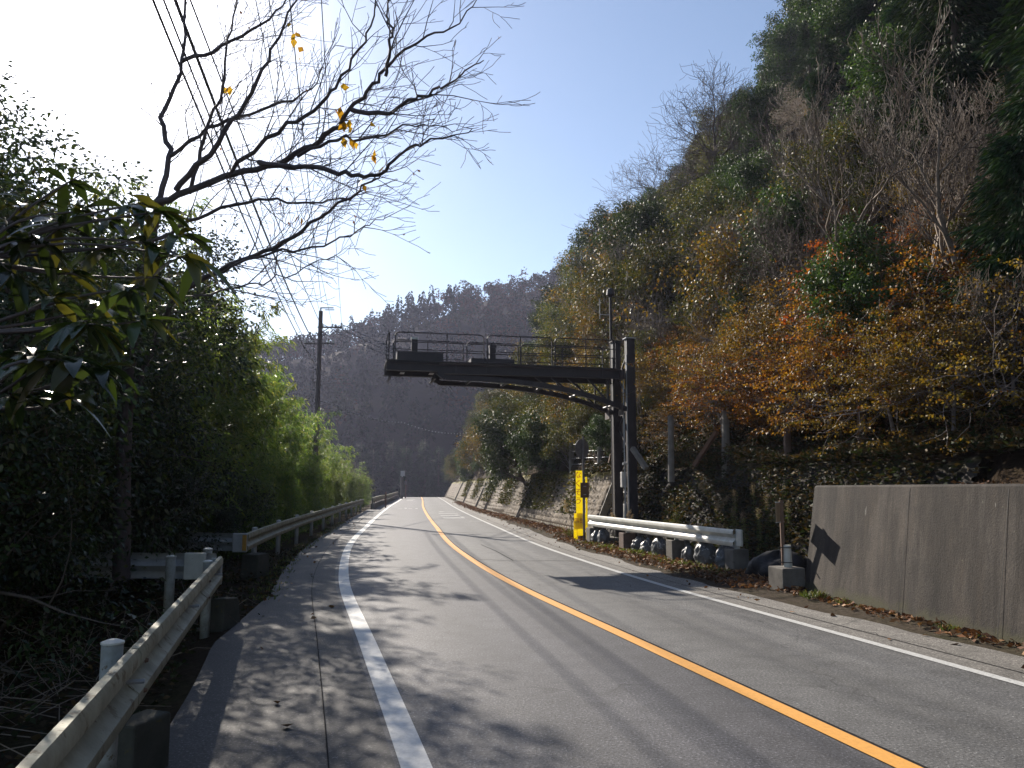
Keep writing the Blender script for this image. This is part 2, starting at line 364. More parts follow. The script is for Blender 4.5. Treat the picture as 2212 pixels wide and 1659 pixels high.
def wall_mat(name, c1, c2, stain, moss=None, mtop=None):
    m, n, b = mat_new(name)
    col = ramp(n, noise(n, .8, 7, .72), [(.3, c2), (.5, tuple((a + b2) / 2 for a, b2 in zip(c1, c2))), (.7, c1)])
    s = ramp(n, noise(n, 3.4, 5, .7, stretch=(1, 1, .07)), [(.42, (1.25, 1.22, 1.18)), (.50, (.95, .95, .95)), (.60, stain)]); col = mixc(n, 1, col, s, 'MULTIPLY')
    s3 = ramp(n, noise(n, 1.3, 4, .7, stretch=(1, 1, .2)), [(.44, (1.1, 1.1, 1.1)), (.57, (.55, .49, .42))]); col = mixc(n, .9, col, s3, 'MULTIPLY')
    g = ramp(n, noise(n, 34, 5, .85), [(.32, (.35, .34, .33)), (.48, (.95, .95, .95)), (.66, (1.35, 1.33, 1.3))]); col = mixc(n, .95, col, g, 'MULTIPLY')
    lich = ramp(n, noise(n, 9, 5, .75), [(.66, (0, 0, 0)), (.72, (.5, .5, .5))]); col = mixc(n, lich, col, (.20, .19, .15))
    w_ = ramp(n, noise(n, 5, 4, .6, stretch=(1.6, 1.6, .22)), [(.72, (0, 0, 0)), (.77, (.8, .8, .8))]); col = mixc(n, w_, col, (.27, .26, .24))
    c = nd(n, "ShaderNodeTexCoord"); sp = nd(n, "ShaderNodeSeparateXYZ"); n.links.new(c.outputs['Object'], sp.inputs[0])
    kb = nd(n, "ShaderNodeMapRange"); kb.inputs[1].default_value = .45; kb.inputs[2].default_value = .0; n.links.new(sp.outputs[2], kb.inputs[0])
    nb = noise(n, 2.7, 5, .7); mb_ = nd(n, "ShaderNodeMath", operation='MULTIPLY'); n.links.new(kb.outputs[0], mb_.inputs[0]); n.links.new(nb, mb_.inputs[1])
    gb = ramp(n, mb_.outputs[0], [(.28, (0, 0, 0)), (.46, (1, 1, 1))]); col = mixc(n, gb, col, (.045, .042, .018))
    if moss:
        k = nd(n, "ShaderNodeMapRange"); k.inputs[1].default_value = mtop - .9; k.inputs[2].default_value = mtop
        n.links.new(sp.outputs[2], k.inputs[0])
        nn = noise(n, 2.2, 5, .7); mu = nd(n, "ShaderNodeMath", operation='MULTIPLY'); n.links.new(k.outputs[0], mu.inputs[0]); n.links.new(nn, mu.inputs[1])
        g = ramp(n, mu.outputs[0], [(.34, (0, 0, 0)), (.42, (1, 1, 1))]); col = mixc(n, g, col, moss)
    n.links.new(col, b.inputs['Base Color']); b.inputs['Roughness'].default_value = .92; bump(n, b, noise(n, 40, 5, .7), .7, .012); return m
M['wall'] = wall_mat('stained_concrete_wall', (.055, .045, .037), (.019, .016, .014), (.42, .37, .32))
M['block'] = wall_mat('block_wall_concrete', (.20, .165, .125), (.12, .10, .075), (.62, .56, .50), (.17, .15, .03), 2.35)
M['diamond'] = wall_mat('dark_block_wall', (.040, .033, .027), (.016, .014, .012), (.5, .5, .45), (.04, .035, .012), 2.3)  # dark base colour overall, olive patches towards the top

# ------------------------------------------------------------------ setting: ground, road, markings, hills
ys = np.concatenate([np.arange(-24, 40, 1.0), np.arange(40, 186, 2.5)])
def rows_grid(name, ys, cols_fn, mat, kind='structure', lat=False, smooth=True):
    V = []; L = []
    for y in ys:
        r = cols_fn(float(y)); V.append([(Xc(y) + u, y, z) for u, z in r]); L.append([u for u, z in r])
    V = np.array(V, float); n, k, _ = V.shape
    idx = np.arange(n * k).reshape(n, k)
    Fc = np.stack([idx[:-1, :-1], idx[:-1, 1:], idx[1:, 1:], idx[1:, :-1]], -1).reshape(-1, 4)
    me = mesh_from(name, V.reshape(-1, 3), Fc, mat, smooth)
    if lat:
        a = me.attributes.new("lat", 'FLOAT', 'POINT'); a.data.foreach_set("value", np.array(L, np.float32).ravel())
    return me
Lu = [-150, -110, -80, -60, -48, -38, -30, -25, -21, -18, -15.5, -13.5, -12, -10.5, -9, -8, -7, -6.2, -5.6, -5.1]
Ru = [.25, .6, 1.2, 2, 3, 4, 5, 6.5, 8, 10, 12, 14.5, 17, 20, 24, 28, 33, 39, 46, 55, 66, 80]
def terr(y):
    zr = float(ZR(y)); xc = float(Xc(y)); t = float(toe(y)); r = []
    for u in Lu: r.append((u, float(Hleft(xc + u, y))))
    for u in (-4.7, 3.6): r.append((u, zr - .07))
    tS = float(toeS(y)); near = y < 13.8; tw = t if near else tS - 1.2; fill = 1.70 * float(np.clip((12.6 - y) / 1.0, 0, 1))
    r.append((tw - .15, zr - .045)); r.append((tw + .30, zr - .05)); r.append((tw + .62, zr + fill - .05)); r.append((min(tw + .9, tS - .05), zr + fill - .03))
    r.append((tS + .02, zr + fill * 1.05 - .02)); r.append((tS + .32, zr + max(fill, .55))); r.append((tS + 1.12, zr + 2.2)); r.append((tS + 1.2, zr + 2.23))
    for e in Ru: r.append((tS + 1 + e, float(Hslope(xc + tS + 1 + e, y))))
    return r
link('ground', rows_grid('ground', ys, terr, M['soil']), kind='structure')

yr = np.concatenate([np.arange(-24, 60, .5), np.arange(60, 184, 2)])
wob = lambda y, s: (float(smooth_noise(y, 0, .9, s)) - .5) * .22
def road_cols(y):
    z = float(ZR(y)); c = lambda u: z - 0.0006 * u * u
    ur = 3.6 + float(np.interp(y, [0, 12, 16, 27, 32], [.12, .0, -.1, .0, .1])) + wob(y, 3)
    return [(float(np.interp(y, [9.5, 13.5], [-4.78, -4.3])) + wob(y, 1) * .15, c(4.4) - .01), (-3.33, c(3.3)), (-3.2, c(3.2)), (-1.5, c(1.5)), (0, 0 + z), (1.3, c(1.3)), (2.7, c(2.7)), (ur, c(ur))]
rm = rows_grid('road', yr, road_cols, M['asph_s'], lat=True)
for k in ('asph_l', 'asph_r', 'asph_e'): rm.materials.append(M[k])
mi = np.tile([0, 0, 1, 1, 2, 2, 3], len(yr) - 1).astype(np.int32); rm.polygons.foreach_set("material_index", mi)
link('road', rm, kind='structure')
def verge(y):
    z = float(ZR(y)); ur = 3.2; t = float(toe(y))
    return [(ur, z - .03), ((ur + t) / 2, z - .02 + wob(y, 7) * .1), (t - .3, z - .01 + wob(y, 5) * .1), (t + .2, z + .03)]
link('verge', rows_grid('verge', yr, verge, M['verge']), kind='structure')

def strip(name, u0, w, mat, y0=-24, y1=170, dz=.006, wfn=None, du=0):
    yy = yr[(yr >= y0) & (yr <= y1)]
    def c(y):
        uu = u0(y) if callable(u0) else u0
        z = float(ZR(y)) - .0006 * uu * uu + dz; ww = w(y) if callable(w) else w
        return [(uu - ww / 2, z), (uu + ww / 2, z)]
    return link(name, rows_grid(name, yy, c, mat), kind='structure')
ULf = lambda y: float(np.interp(y, [5, 17, 30, 60, 137], [-3.07, -3.03, -3.05, -2.9, -2.75]))
URf = lambda y: float(np.interp(y, [5, 8, 17, 30, 60, 137], [2.62, 2.62, 2.62, 2.6, 2.6, 2.6]))
strip('edge_line', ULf, .20, M['mark_white'])
strip('edge_line', URf, .13, M['mark_white2'])
strip('centre_line', 0, .17, M['mark_orange'], dz=.008)
strip('road_seam', .115, .022, M['tar'], dz=.005); strip('road_seam', -3.62, .010, M['tar'], dz=.005); strip('road_seam', 3.02, .018, M['tar'], y0=3, y1=60, dz=.005)
sm = MB()
def seam(pts, wd):
    for (u0, y0), (u1, y1) in zip(pts, pts[1:]):
        x0, x1 = float(Xc(y0)) + u0, float(Xc(y1)) + u1; dx, dy = x1 - x0, y1 - y0; L = math.hypot(dx, dy); nx, ny = -dy / L * wd / 2, dx / L * wd / 2
        z0, z1 = .0045 - .0006 * u0 * u0, .0045 - .0006 * u1 * u1
        sm.add([(x0 - nx, y0 - ny, z0), (x0 + nx, y0 + ny, z0), (x1 + nx, y1 + ny, z1), (x1 - nx, y1 - ny, z1)], [(3, 2, 1, 0)])
seam([(.2, 19.6), (.9, 19.2), (1.7, 19.3), (2.5, 19.2)], .03); seam([(.9, 24.5), (1.0, 22), (.95, 19.3)], .022); seam([(.3, 31), (1.4, 30.6), (2.5, 30.8)], .035)
rq = random.Random(8)
for (u, y, L) in ((2.0, 14, 2.6), (-2.4, 20, 3), (3.1, 8.6, 2.0)):
    pt = [(u, y)]
    for k in range(9): pt.append((pt[-1][0] + rq.uniform(-.12, .12), pt[-1][1] + L / 9))
    seam(pt, .006)
sm.build('road_crack', M['tar'], kind='structure')
# worn lettering painted across the lanes
def paint(name, bars, mat):
    m = MB()
    for (u, y, wu, wy, sk) in bars:
        x = float(Xc(y)) + u; z = float(ZR(y)) - .0006 * u * u + .006; hx = -.14 * wy
        m.add([(x - wu / 2, y, z), (x + wu / 2, y, z), (x + wu / 2 + hx + sk, y + wy, z), (x - wu / 2 + hx + sk, y + wy, z)], [(0, 1, 2, 3)])
    m.build(name, mat, kind='structure')
paint('road_marking', [(1.25, 44.0, .95, 1.5, 0), (1.85, 44.2, .18, 2.6, .1), (1.28, 47.5, 1.0, 1.3, 0), (1.9, 48, .2, 1.8, -.1), (1.2, 51.2, .8, 1.2, 0), (1.75, 51.5, .45, .9, .1),
                       (1.0, 54.6, .3, 1.6, .2), (1.6, 54.8, .8, .6, 0), (2.25, 40.5, .7, .35, 0)], M['mark_faint'])
paint('road_marking', [(-1.9, 62, .35, .7, .2), (-1.4, 63, .18, 2.2, 0), (-1.05, 62.5, .3, .9, 0), (-.6, 62.5, .16, 1.8, .1), (-1.5, 96, .8, 3, 0), (-1.4, 103, 1.0, 2.6, 0)], M['mark_faint'])
# far hillside beyond the crest
def Hfar(x, y):
    x = np.asarray(x, float); y = np.asarray(y, float)
    ridge = np.interp(x, [-260, -150, -100, -72, -40, -5, 25, 60, 120, 220], [44, 50, 52, 58, 70, 80, 83, 86, 100, 110])
    t = np.clip((y - 165 - np.maximum(0, x + 40) * .1) / 150, 0, 1.25)
    s = np.where(t < 1, np.sin(np.clip(t, 0, 1) * math.pi / 2) ** 1.1, 1 - (t - 1) * .4)
    return -12 + (ridge + 8) * s + (smooth_noise(x, y, 26, 2) - .5) * 9 * np.clip(t * 3, 0, 1) + (smooth_noise(x, y, 60, 8) - .5) * 12 * np.clip(t * 2, 0, 1)
gx, gy = np.meshgrid(np.arange(-300, 261, 8.0), np.arange(150, 361, 7.0))
V = np.stack([gx, gy, Hfar(gx, gy)], -1).reshape(-1, 3); idx = np.arange(gx.size).reshape(gx.shape)
link('hills', mesh_from('hills', V, np.stack([idx[:-1, :-1], idx[:-1, 1:], idx[1:, 1:], idx[1:, :-1]], -1).reshape(-1, 4), M['hill'], True), kind='structure')
link('valley_ground', mesh_from('valley_ground', np.array([(-900, -300, -14), (900, -300, -14), (900, 1400, -14), (-900, 1400, -14)], float), np.array([[0, 1, 2, 3]]), M['hill']), kind='structure')

# ------------------------------------------------------------------ retaining walls
def wall_grid(name, mat, ss, profile, thick=.35, closed=True, parent=None, **props):
    """ss: stations; profile(s) -> list of world points bottom->top on the face; a back sheet closes it"""
    rows = [profile(s) for s in ss]; n = len(rows); k = len(rows[0])
    V = np.array([[tuple(p) for p in r] for r in rows], float)
    idx = np.arange(n * k).reshape(n, k)
    Fs = np.stack([idx[:-1, :-1], idx[:-1, 1:], idx[1:, 1:], idx[1:, :-1]], -1).reshape(-1, 4)
    o = link(name, mesh_from(name, V.reshape(-1, 3), Fs, mat, False), parent, **props)
    return o
# near cast wall, battered, ending in a sloped end face
wm_ = MB(); st = [13.75] + list(np.arange(13, -14.1, -1.0)); prof = []
for y in st:
    a = .05 * math.sin(y * .7)
    b = (4.87 + .148 * (13.7 - y)) if y < 13.7 else 4.87
    z1 = 1.76 + .004 * (13.7 - y)
    prof.append([(b + a * .1, y, -.25), (b + .29, y, z1 - .03), (b + .32, y, z1), (b + .68, y, z1), (b + .70, y, z1 - .03), (b + .72, y, -.25)])
vs = [p for r in prof for p in r]; fs = []
for i in range(len(prof) - 1):
    for k in range(5): fs.append((i * 6 + k, i * 6 + k + 1, (i + 1) * 6 + k + 1, (i + 1) * 6 + k))
fs.append(tuple(range(5, -1, -1)))
wm_.add(vs, fs)
wl = wm_.build('retaining_wall', M['wall'], label='plain grey-brown cast concrete wall with a level top beside the road', category='wall')
jm = MB()
for y in (11.2, 9.4, 4.0):
    b = 4.87 + .148 * (13.7 - y); jm.beam((b - .003, y, -.1), (b + .285, y, 1.72), .004, .003)
jm.build('wall_joint', M['black'], wl)

def zig(s, h, per, amp):
    f = (s / per) % 1.0; return (abs(f - .5) * 2) * amp
# textured block wall running away along the foot of the slope
ssf = np.concatenate([np.arange(28.0, 46, .11), np.arange(46, 75, .3), np.arange(75, 138, 1.0)])
nh = 48
def block_prof(y):
    zr = float(ZR(y)); t = float(toe(y)); x0 = float(Xc(y)) + t; r = []
    H = 2.3 + .06 * math.sin(y * .3)
    for j in range(nh + 1):
        h = j / nh
        z = -.2 + (H + .2) * h
        d = 0
        if y < 60 and z < 1.72:
            c = z / .21; ci = math.floor(c); fr = c - ci
            ph = (y * 3.4 + (fr * .9 if ci % 2 else -fr * .9)) % 1.0
            d = -.055 * (1 if .18 < ph < .86 else 0) * (1 if .12 < fr < .92 else 0)
        elif y >= 60: 
            fr = (z / .25) % 1; d = -.05 * (fr > .2) * (z < 1.72)
        elif z < 1.80: d = .02
        else: d = -.03
        r.append((x0 + h * 1.02 + d, y, z + zr))
    r.append((x0 + 1.32, y, H + zr)); r.append((x0 + 1.4, y, -.1 + zr))
    return r
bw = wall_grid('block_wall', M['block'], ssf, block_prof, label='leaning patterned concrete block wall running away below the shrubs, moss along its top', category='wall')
# end return of that wall
yb = 27.995; t0 = float(Xc(yb)) + float(toe(28.2)); e = MB()
e.add([(t0 - .03, yb, -.25), (t0 + 1.0, yb, 2.33), (t0 + 1.4, yb, 2.33), (t0 + 1.4, yb, -.25), (t0 - .03, yb + .3, -.25), (t0 + 1.0, yb + .3, 2.33), (t0 + 1.4, yb + .3, 2.33), (t0 + 1.4, yb + .3, -.25)],
      [(3, 2, 1, 0), (4, 5, 6, 7), (0, 1, 5, 4), (1, 2, 6, 5), (2, 3, 7, 6)])
e.build('wall_end', M['concrete_pale'], bw)
# drains / pilaster strips on the far part
dm = MB()
for y in (43, 57, 64, 82, 101):
    x0 = float(Xc(y)) + float(toe(y)) - .06; dm.beam((x0, y, .0), (x0 + .98, y, 2.2), .28, .10)
dm.build('wall_pilaster', M['concrete_pale'], bw)

# recessed lozenge block wall behind the guard rail
ssd = np.arange(12.0, 27.9, .034)
def dia_prof(y):
    x0 = float(Xc(y)) + float(np.interp(y, [7, 14, 28], [5.0, 5.55, 5.3])); r = []
    H = 2.22 + .10 * math.sin(y * .8) + .05 * math.sin(y * 2.3)
    for j in range(71):
        h = j / 70; z = -.1 + (H + .1) * h
        a = (y + z * 1.25) * 1.35; b = (y - z * 1.25) * 1.35
        fa = abs((a % 1) - .5) * 2; fb = abs((b % 1) - .5) * 2
        ia = math.floor(a) + math.floor(b); rib = (fa > .78) if ia % 2 else (fb > .78); rib = rib or (fa > .86 and fb > .3) or (fb > .86 and fa > .3); inner = fa < .45 and fb < .45
        d = (-.05 if rib else (-.02 if inner else .02)) + .02 * math.sin(y * 9.1 + z * 4)
        r.append((x0 + h * .95 + d, y, z))
    r.append((x0 + 1.3, y, H + .02)); r.append((x0 + 1.4, y, 0))
    return r
wall_grid('lozenge_wall', M['diamond'], ssd, dia_prof, label='dark wall of lozenge-shaped blocks set back behind the guard rail and sandbags', category='wall')

# rockfall fence on top of the walls: concrete posts, raking struts, thin wires
fe = empty('rockfall_fence', (4.6, 22, 2.2), label='row of pale concrete posts with raking struts standing on the walls above the road', category='fence')
def local(o, p): return Vector(p) - o.location
def post_at(px, ptop, pbot, Y, wd=.17, name='post', mat='concrete_pale', sh=.4):
    a = P(px, pbot, Y) - Vector((0, 0, sh)); b = P(px, ptop, Y); m = MB(); m.tube([local(fe, a), local(fe, b)], [wd * .55, wd * .5], 8)
    m.build(name, M[mat], fe, smooth=False)
post_at(1449, 898, 1010, 22.5, .17); post_at(1567, 888, 1006, 20.0, .19)
post_at(1296, 900, 1022, 31, .22); post_at(1234, 940, 1024, 36, .2); post_at(1172, 960, 1026, 44, .2)
post_at(1342, 905, 1020, 28.6, .2); post_at(1700, 900, 1000, 17.5, .16, mat='concrete_red'); post_at(1860, 890, 985, 15.5, .16, mat='concrete_red')
def strut(a, b, w=.13, mat='concrete_pale'):
    m = MB(); m.beam(local(fe, a), local(fe, b), w, w); m.build('strut', M[mat], fe)
strut(P(1366, 968, 24), P(1396, 1012, 23.5)); strut(P(1548, 932, 20.2), P(1500, 1006, 20.8), .1, 'rust'); strut(P(1330, 940, 28.5), P(1312, 1022, 29.5), .1, 'rust')
cm = MB()
for yy in (960, 975, 990, 1003):
    cm.tube([local(fe, P(1234, yy, 36)), local(fe, P(1296, yy - 2, 31)), local(fe, P(1342, yy - 4, 28.6))], .010, 4)
cm.build('wire', M['galv'], fe)

# ------------------------------------------------------------------ guard rails
WP = [(-.175, .0), (-.170, .035), (-.140, .052), (-.08, .052), (-.04, .0), (0, -.03), (.04, .0), (.08, .052), (.140, .052), (.170, .035), (.175, .0)]
def rail_beam(path, ztop, side, name, mat, parent, flip=1):
    """W-profile swept along path (list of Vector xy); side=+1: face towards +left normal"""
    pts = [Vector((p[0], p[1], 0)) for p in path]; V = []; n = len(WP); off = parent.location
    for i, p in enumerate(pts):
        t = (pts[min(i + 1, len(pts) - 1)] - pts[max(i - 1, 0)]).normalized(); nn = Vector((-t.y, t.x, 0)) * side
        zt = ztop(i) if callable(ztop) else ztop
        for zz, d in WP: q = p + nn * d; V.append((q.x - off.x, q.y - off.y, zt - .175 + zz - off.z))
        for zz, d in reversed(WP): q = p + nn * (d - .006); V.append((q.x - off.x, q.y - off.y, zt - .175 + zz - off.z))
    k = 2 * n; fs = [(i * k + j, i * k + (j + 1) % k, (i + 1) * k + (j + 1) % k, (i + 1) * k + j) for i in range(len(pts) - 1) for j in range(k)]
    fs += [tuple(range(k)), tuple((len(pts) - 1) * k + j for j in range(k - 1, -1, -1))]
    o = link(name, mesh_from(name, V, fs, mat, True), parent)
    m = o.modifiers.new("es", 'EDGE_SPLIT'); m.split_angle = math.radians(35)
    return o
def rail_post(x, y, h, parent, r=.06, mat='white_paint', z0=-.3, name='post'):
    off = parent.location; m = MB()
    m.tube([(x - off.x, y - off.y, z0 - off.z), (x - off.x, y - off.y, h - off.z)], r, 16)
    o = m.build(name, M[mat], parent, smooth=False); o.data.polygons.foreach_set("use_smooth", [True] * (len(o.data.polygons) - 2) + [False, False])
    c = MB(); c.tube([(x - off.x, y - off.y, h - off.z + .001), (x - off.x, y - off.y, h - off.z + .012), (x - off.x, y - off.y, h - off.z + .026)], [r + .005, r + .005, r * .45], 16)
    c.build('cap', M['white_paint'], o)
    return o
# near rail beside the camera
R1 = empty('guard_rail', (-2.6, 6.5, 0), label='long algae-stained guard rail ending at the gap, closest to the camera', category='guard rail')
a1, b1 = Vector((-.35, -1.8)), Vector((-3.86, 10.75))
p1 = [a1 + (b1 - a1) * (i / 26) for i in range(27)]
rail_beam(p1, .83, -1, 'beam', M['rail_old'], R1)
nrm1 = Vector((-(b1 - a1).y, (b1 - a1).x)).normalized()
for f, h in ((.52, .86), (.965, .80)):
    q = a1 + (b1 - a1) * f + nrm1 * .10; rail_post(q.x, q.y, h, R1, .058, 'post_old')
for f in (.205, .52, .835):
    lp_ = [a1 + (b1 - a1) * (f + k * .006) + nrm1 * -.004 for k in range(5)]; o = rail_beam(lp_, .833, -1, 'lap_joint', M['rail_old'], R1)
    for zz in (.56, .73):
        m = MB(); q = a1 + (b1 - a1) * (f + .012) - nrm1 * .052; m.tube([(q.x + 2.6, q.y - 6.5, zz), (q.x + 2.6 - nrm1.x * .02, q.y - 6.5 - nrm1.y * .02, zz)], [.016, .010], 8); m.build('bolt', M['rust'], o)
q = b1 + Vector((-.02, -.02)); m = MB(); m.box((q.x + 2.6, q.y - 6.5, .64), (.16, .04, .34), -.27); bevel(m.build('end_plate', M['rail_end'], R1), .012)
for f in (.3, .52, .75, .965):
    m = MB(); q = a1 + (b1 - a1) * f + nrm1 * .08; m.tube([(q.x + 2.6, q.y - 6.5, .645), (q.x + 2.6 - nrm1.x * .16, q.y - 6.5 - nrm1.y * .16, .645)], .014, 6); m.build('bolt', M['galv'], R1)
# its leg turning away from the road, seen behind
R2 = empty('guard_rail', (-6.5, 11.6, 0), label='bluish white side guard rail leaving the road from the end of the algae-stained rail', category='guard rail')
p2 = [Vector((-4.1, 11.25)) + Vector((-9.0, .75)) * (i / 12) for i in range(13)]
rail_beam(p2, .83, -1, 'beam', M['rail_end'], R2)
rail_post(-4.60, 11.0, .80, R2, .065, 'post_old'); rail_post(-4.25, 11.38, .87, R2, .06, 'post_old'); rail_post(-9.5, 11.95, .84, R2, .065, 'post_old')
m = MB(); m.box((-4.35 + 6.5, 11.2 - 11.6, .66), (.30, .05, .36), -.1); bevel(m.build('end_plate', M['white_paint'], R2), .012)
# far side of the gap: rail following the road with a wrapped corner
R3 = empty('guard_rail', (-6, 26, 0), label='long grey guard rail curving along the road beyond the gap, amber tape at its corner', category='guard rail')
p3 = []
for y in np.concatenate([np.arange(16.4, 60, 1.2)]):
    p3.append(Vector((float(Xc(y)) + float(np.interp(y, [16.4, 24, 40, 60], [-5.02, -4.78, -4.65, -4.5])), y)))
rail_beam(p3, .80, -1, 'beam', M['rail_old'], R3)
for y in np.arange(18.4, 59, 4.0):
    rail_post(float(Xc(y)) + float(np.interp(y, [16.4, 24, 40, 60], [-5.02, -4.78, -4.65, -4.5])) - .12, y, .80, R3, .06, 'rail_end')
cx, cy = p3[0]; m = MB(); m.box((cx + 6 - .10, cy - 26 - .06, .62), (.30, .05, .38)); bevel(m.build('corner_plate', M['rail_end'], R3), .02)
m = MB(); m.box((cx + 6 + .0, cy - 26 - .0895, .62), (.085, .006, .31)); m.build('amber_tape', M['reflector'], R3)
R4 = empty('guard_rail', (-8, 17.4, 0), label='dim side guard rail running from the taped corner into the dark trees', category='guard rail')
p4 = [Vector((cx - .2, cy + .05)) + Vector((-5.4, 1.9)) * (i / 10) for i in range(11)]
rail_beam(p4, .80, -1, 'beam', M['rail_end'], R4)
for f in (.25, .6, .95):
    rail_post(cx - .2 - 5.4 * f, cy + .2 + 1.9 * f, .8, R4, .06)
# right hand rail in front of the sandbags
R5 = empty('guard_rail', (3.4, 21, 0), label='short sunlit white guard rail on concrete blocks in front of the sandbags', category='guard rail')
a5, b5 = Vector((4.58, 16.7)), Vector((2.42, 25.4)); p5 = [a5 + (b5 - a5) * (i / 14) for i in range(15)]
rail_beam(p5, .86, 1, 'beam', M['white_paint'], R5)
d5 = (b5 - a5).normalized(); n5 = Vector((d5.y, -d5.x))
m = MB(); q = a5 - d5 * .12 + n5 * .03; m.box((q.x - 3.4, q.y - 21, .70), (.045, .22, .34), math.atan2(d5.y, d5.x) - math.pi / 2); bevel(m.build('end_plate', M['white_paint'], R5), .012)
for f in (.015, .335, .68, .99):
    q = a5 + (b5 - a5) * f + n5 * .12; rail_post(q.x, q.y, .74, R5, .057)
    b_ = MB(); q2 = q + n5 * (-.02); b_.box((q2.x - 3.4, q2.y - 21, .13), (.36, .36, .66), .24)
    bevel(b_.build('footing', M['concrete_red' if f in (.68,) else 'concrete'], R5), .015)
# far parapet with its rail
R6 = empty('parapet', (-12.5, 90, 0), label='low pale parapet with a rail near the crest of the road', category='parapet')
pm = MB(); rt = MB()
for y in range(62, 128, 3):
    f = lambda yy: (float(Xc(yy)) - 3.75 - .2 * (yy < 80) + 12.5, yy - 90)
    (x0, y0), (x1, y1) = f(y), f(y + 3); z0, z1 = float(ZR(y)), float(ZR(y + 3))
    pm.beam((x0, y0, .15 + z0), (x1, y1, .15 + z1), .25, .5); rt.beam((x0 - .02, y0, .72 + z0), (x1 - .02, y1, .72 + z1), .1, .3)
    pm.beam((x0, y0, .4 + z0), (x0, y0, .72 + z0), .1, .1)
pm.build('kerb', M['concrete'], R6); rt.build('beam', M['rail_old'], R6)

# near concrete foundation blocks under the near rail
for i, (px, py, s, lab) in enumerate(((1.32, 0, 0, ''),)): pass
def block(x, y, dims, lab, rz=-.27, mat='block_dark', z=None):
    m = MB(); m.box((0, 0, dims[2] / 2 - .12), dims, rz); vv = np.array(m.v); vv[4:, :2] *= .88; vv += np.random.default_rng(int(abs(x) * 100)).normal(size=vv.shape) * .012; m.v = [tuple(q) for q in vv]; o = m.build('concrete_block', M[mat], label=lab, category='concrete block'); o.location = (x, y, z or 0); bevel(o, .02); return o
block(-2.34, 5.25, (.24, .38, .44), 'dark concrete footing block under the middle post of the near guard rail')
block(-3.75, 10.7, (.26, .34, .42), 'dark concrete footing block under the end of the near guard rail')
block(-1.62, 2.9, (.24, .40, .44), 'dark concrete footing block under the near guard rail, closest to the camera')
block(float(cx) + .12, float(cy) + .25, (.42, .42, .50), 'dark concrete footing block under the taped rail corner')

# ------------------------------------------------------------------ sign gantry
GO = Vector((3.50, 25.0, -.24)); GA = math.radians(12)
GT = empty('sign_gantry', GO, label='dark steel cantilever gantry with railed walkway reaching over the road', category='gantry')
ex = Vector((-math.cos(GA), -math.sin(GA), 0)); ey = Vector((-math.sin(GA), math.cos(GA), 0)); ez = Vector((0, 0, 1))
g = lambda s, t, z: ex * s + ey * t + ez * z
HW = .64
for t, top in ((-HW, 6.50), (HW, 6.62)):
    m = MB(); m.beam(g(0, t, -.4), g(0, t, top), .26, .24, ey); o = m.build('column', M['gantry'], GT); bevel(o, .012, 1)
    m = MB(); m.beam(g(.136, t - .05, .3), g(.136, t - .05, top - .5), .012, .05, ey); m.beam(g(0, t, top + .002), g(0, t, top + .03), .34, .30, ey); m.build('flange', M['galv'] if t < 0 else M['gantry'], o)
lc = MB()
for k in range(7):
    z0 = .6 + k * .8; s = 1 if k % 2 else -1
    lc.beam(g(-.02, -s * (HW - .13), z0), g(-.02, s * (HW - .13), z0 + .8), .05, .05, ez)
lc.build('lacing', M['gantry'], GT)
for t in (-HW, HW):
    m = MB()
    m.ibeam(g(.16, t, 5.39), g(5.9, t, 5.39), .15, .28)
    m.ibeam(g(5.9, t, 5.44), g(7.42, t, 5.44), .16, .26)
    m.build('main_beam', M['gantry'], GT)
    arc = [(.14, 4.32), (.6, 4.48), (1.2, 4.67), (1.9, 4.84), (2.7, 4.97), (3.6, 5.07), (4.6, 5.12), (5.7, 5.13)]
    m = MB()
    for (s0, z0), (s1, z1) in zip(arc, arc[1:]): m.beam(g(s0, t, z0), g(s1 + .01, t, z1), .13, .14)
    m.beam(g(5.7, t, 5.12), g(5.95, t, 5.3), .15, .14)
    m.build('arched_chord', M['gantry'], GT)
    m = MB(); zs = lambda s: float(np.interp(s, [a for a, _ in arc], [b for _, b in arc]))
    for s0, s1 in ((.75, 1.35), (2.0, 1.4), (2.05, 2.5), (3.0, 2.55)):
        m.beam(g(s0, t, 5.22), g(s1, t, zs(s1) + .02), .05, .05) if s0 > s1 else m.beam(g(s0, t, zs(s0) + .02), g(s1, t, 5.22), .05, .05)
    m.beam(g(.72, t, zs(.72)), g(.72, t, 5.2), .05, .06)
    m.build('web_brace', M['gantry'], GT)
for s in (.5, 1.6, 2.7, 3.8, 4.9, 6.0, 7.3):
    zz = float(np.interp(s, [a for a, _ in arc], [b for _, b in arc])); m = MB(); m.tube([g(s, -HW, zz), g(s, HW, zz)], .04, 6); m.build('tie_tube', M['gantry'], GT)
    m = MB(); m.beam(g(s, -HW, 5.5), g(s, HW, 5.5), .08, .08); m.build('cross_member', M['gantry'], GT)
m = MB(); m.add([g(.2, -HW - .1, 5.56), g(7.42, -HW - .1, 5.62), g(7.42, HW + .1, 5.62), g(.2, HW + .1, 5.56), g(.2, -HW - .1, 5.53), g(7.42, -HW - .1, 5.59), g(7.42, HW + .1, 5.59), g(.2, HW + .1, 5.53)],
      [(0, 1, 2, 3), (7, 6, 5, 4), (4, 5, 1, 0), (5, 6, 2, 1), (6, 7, 3, 2), (7, 4, 0, 3)]); m.build('walkway', M['gantry'], GT)
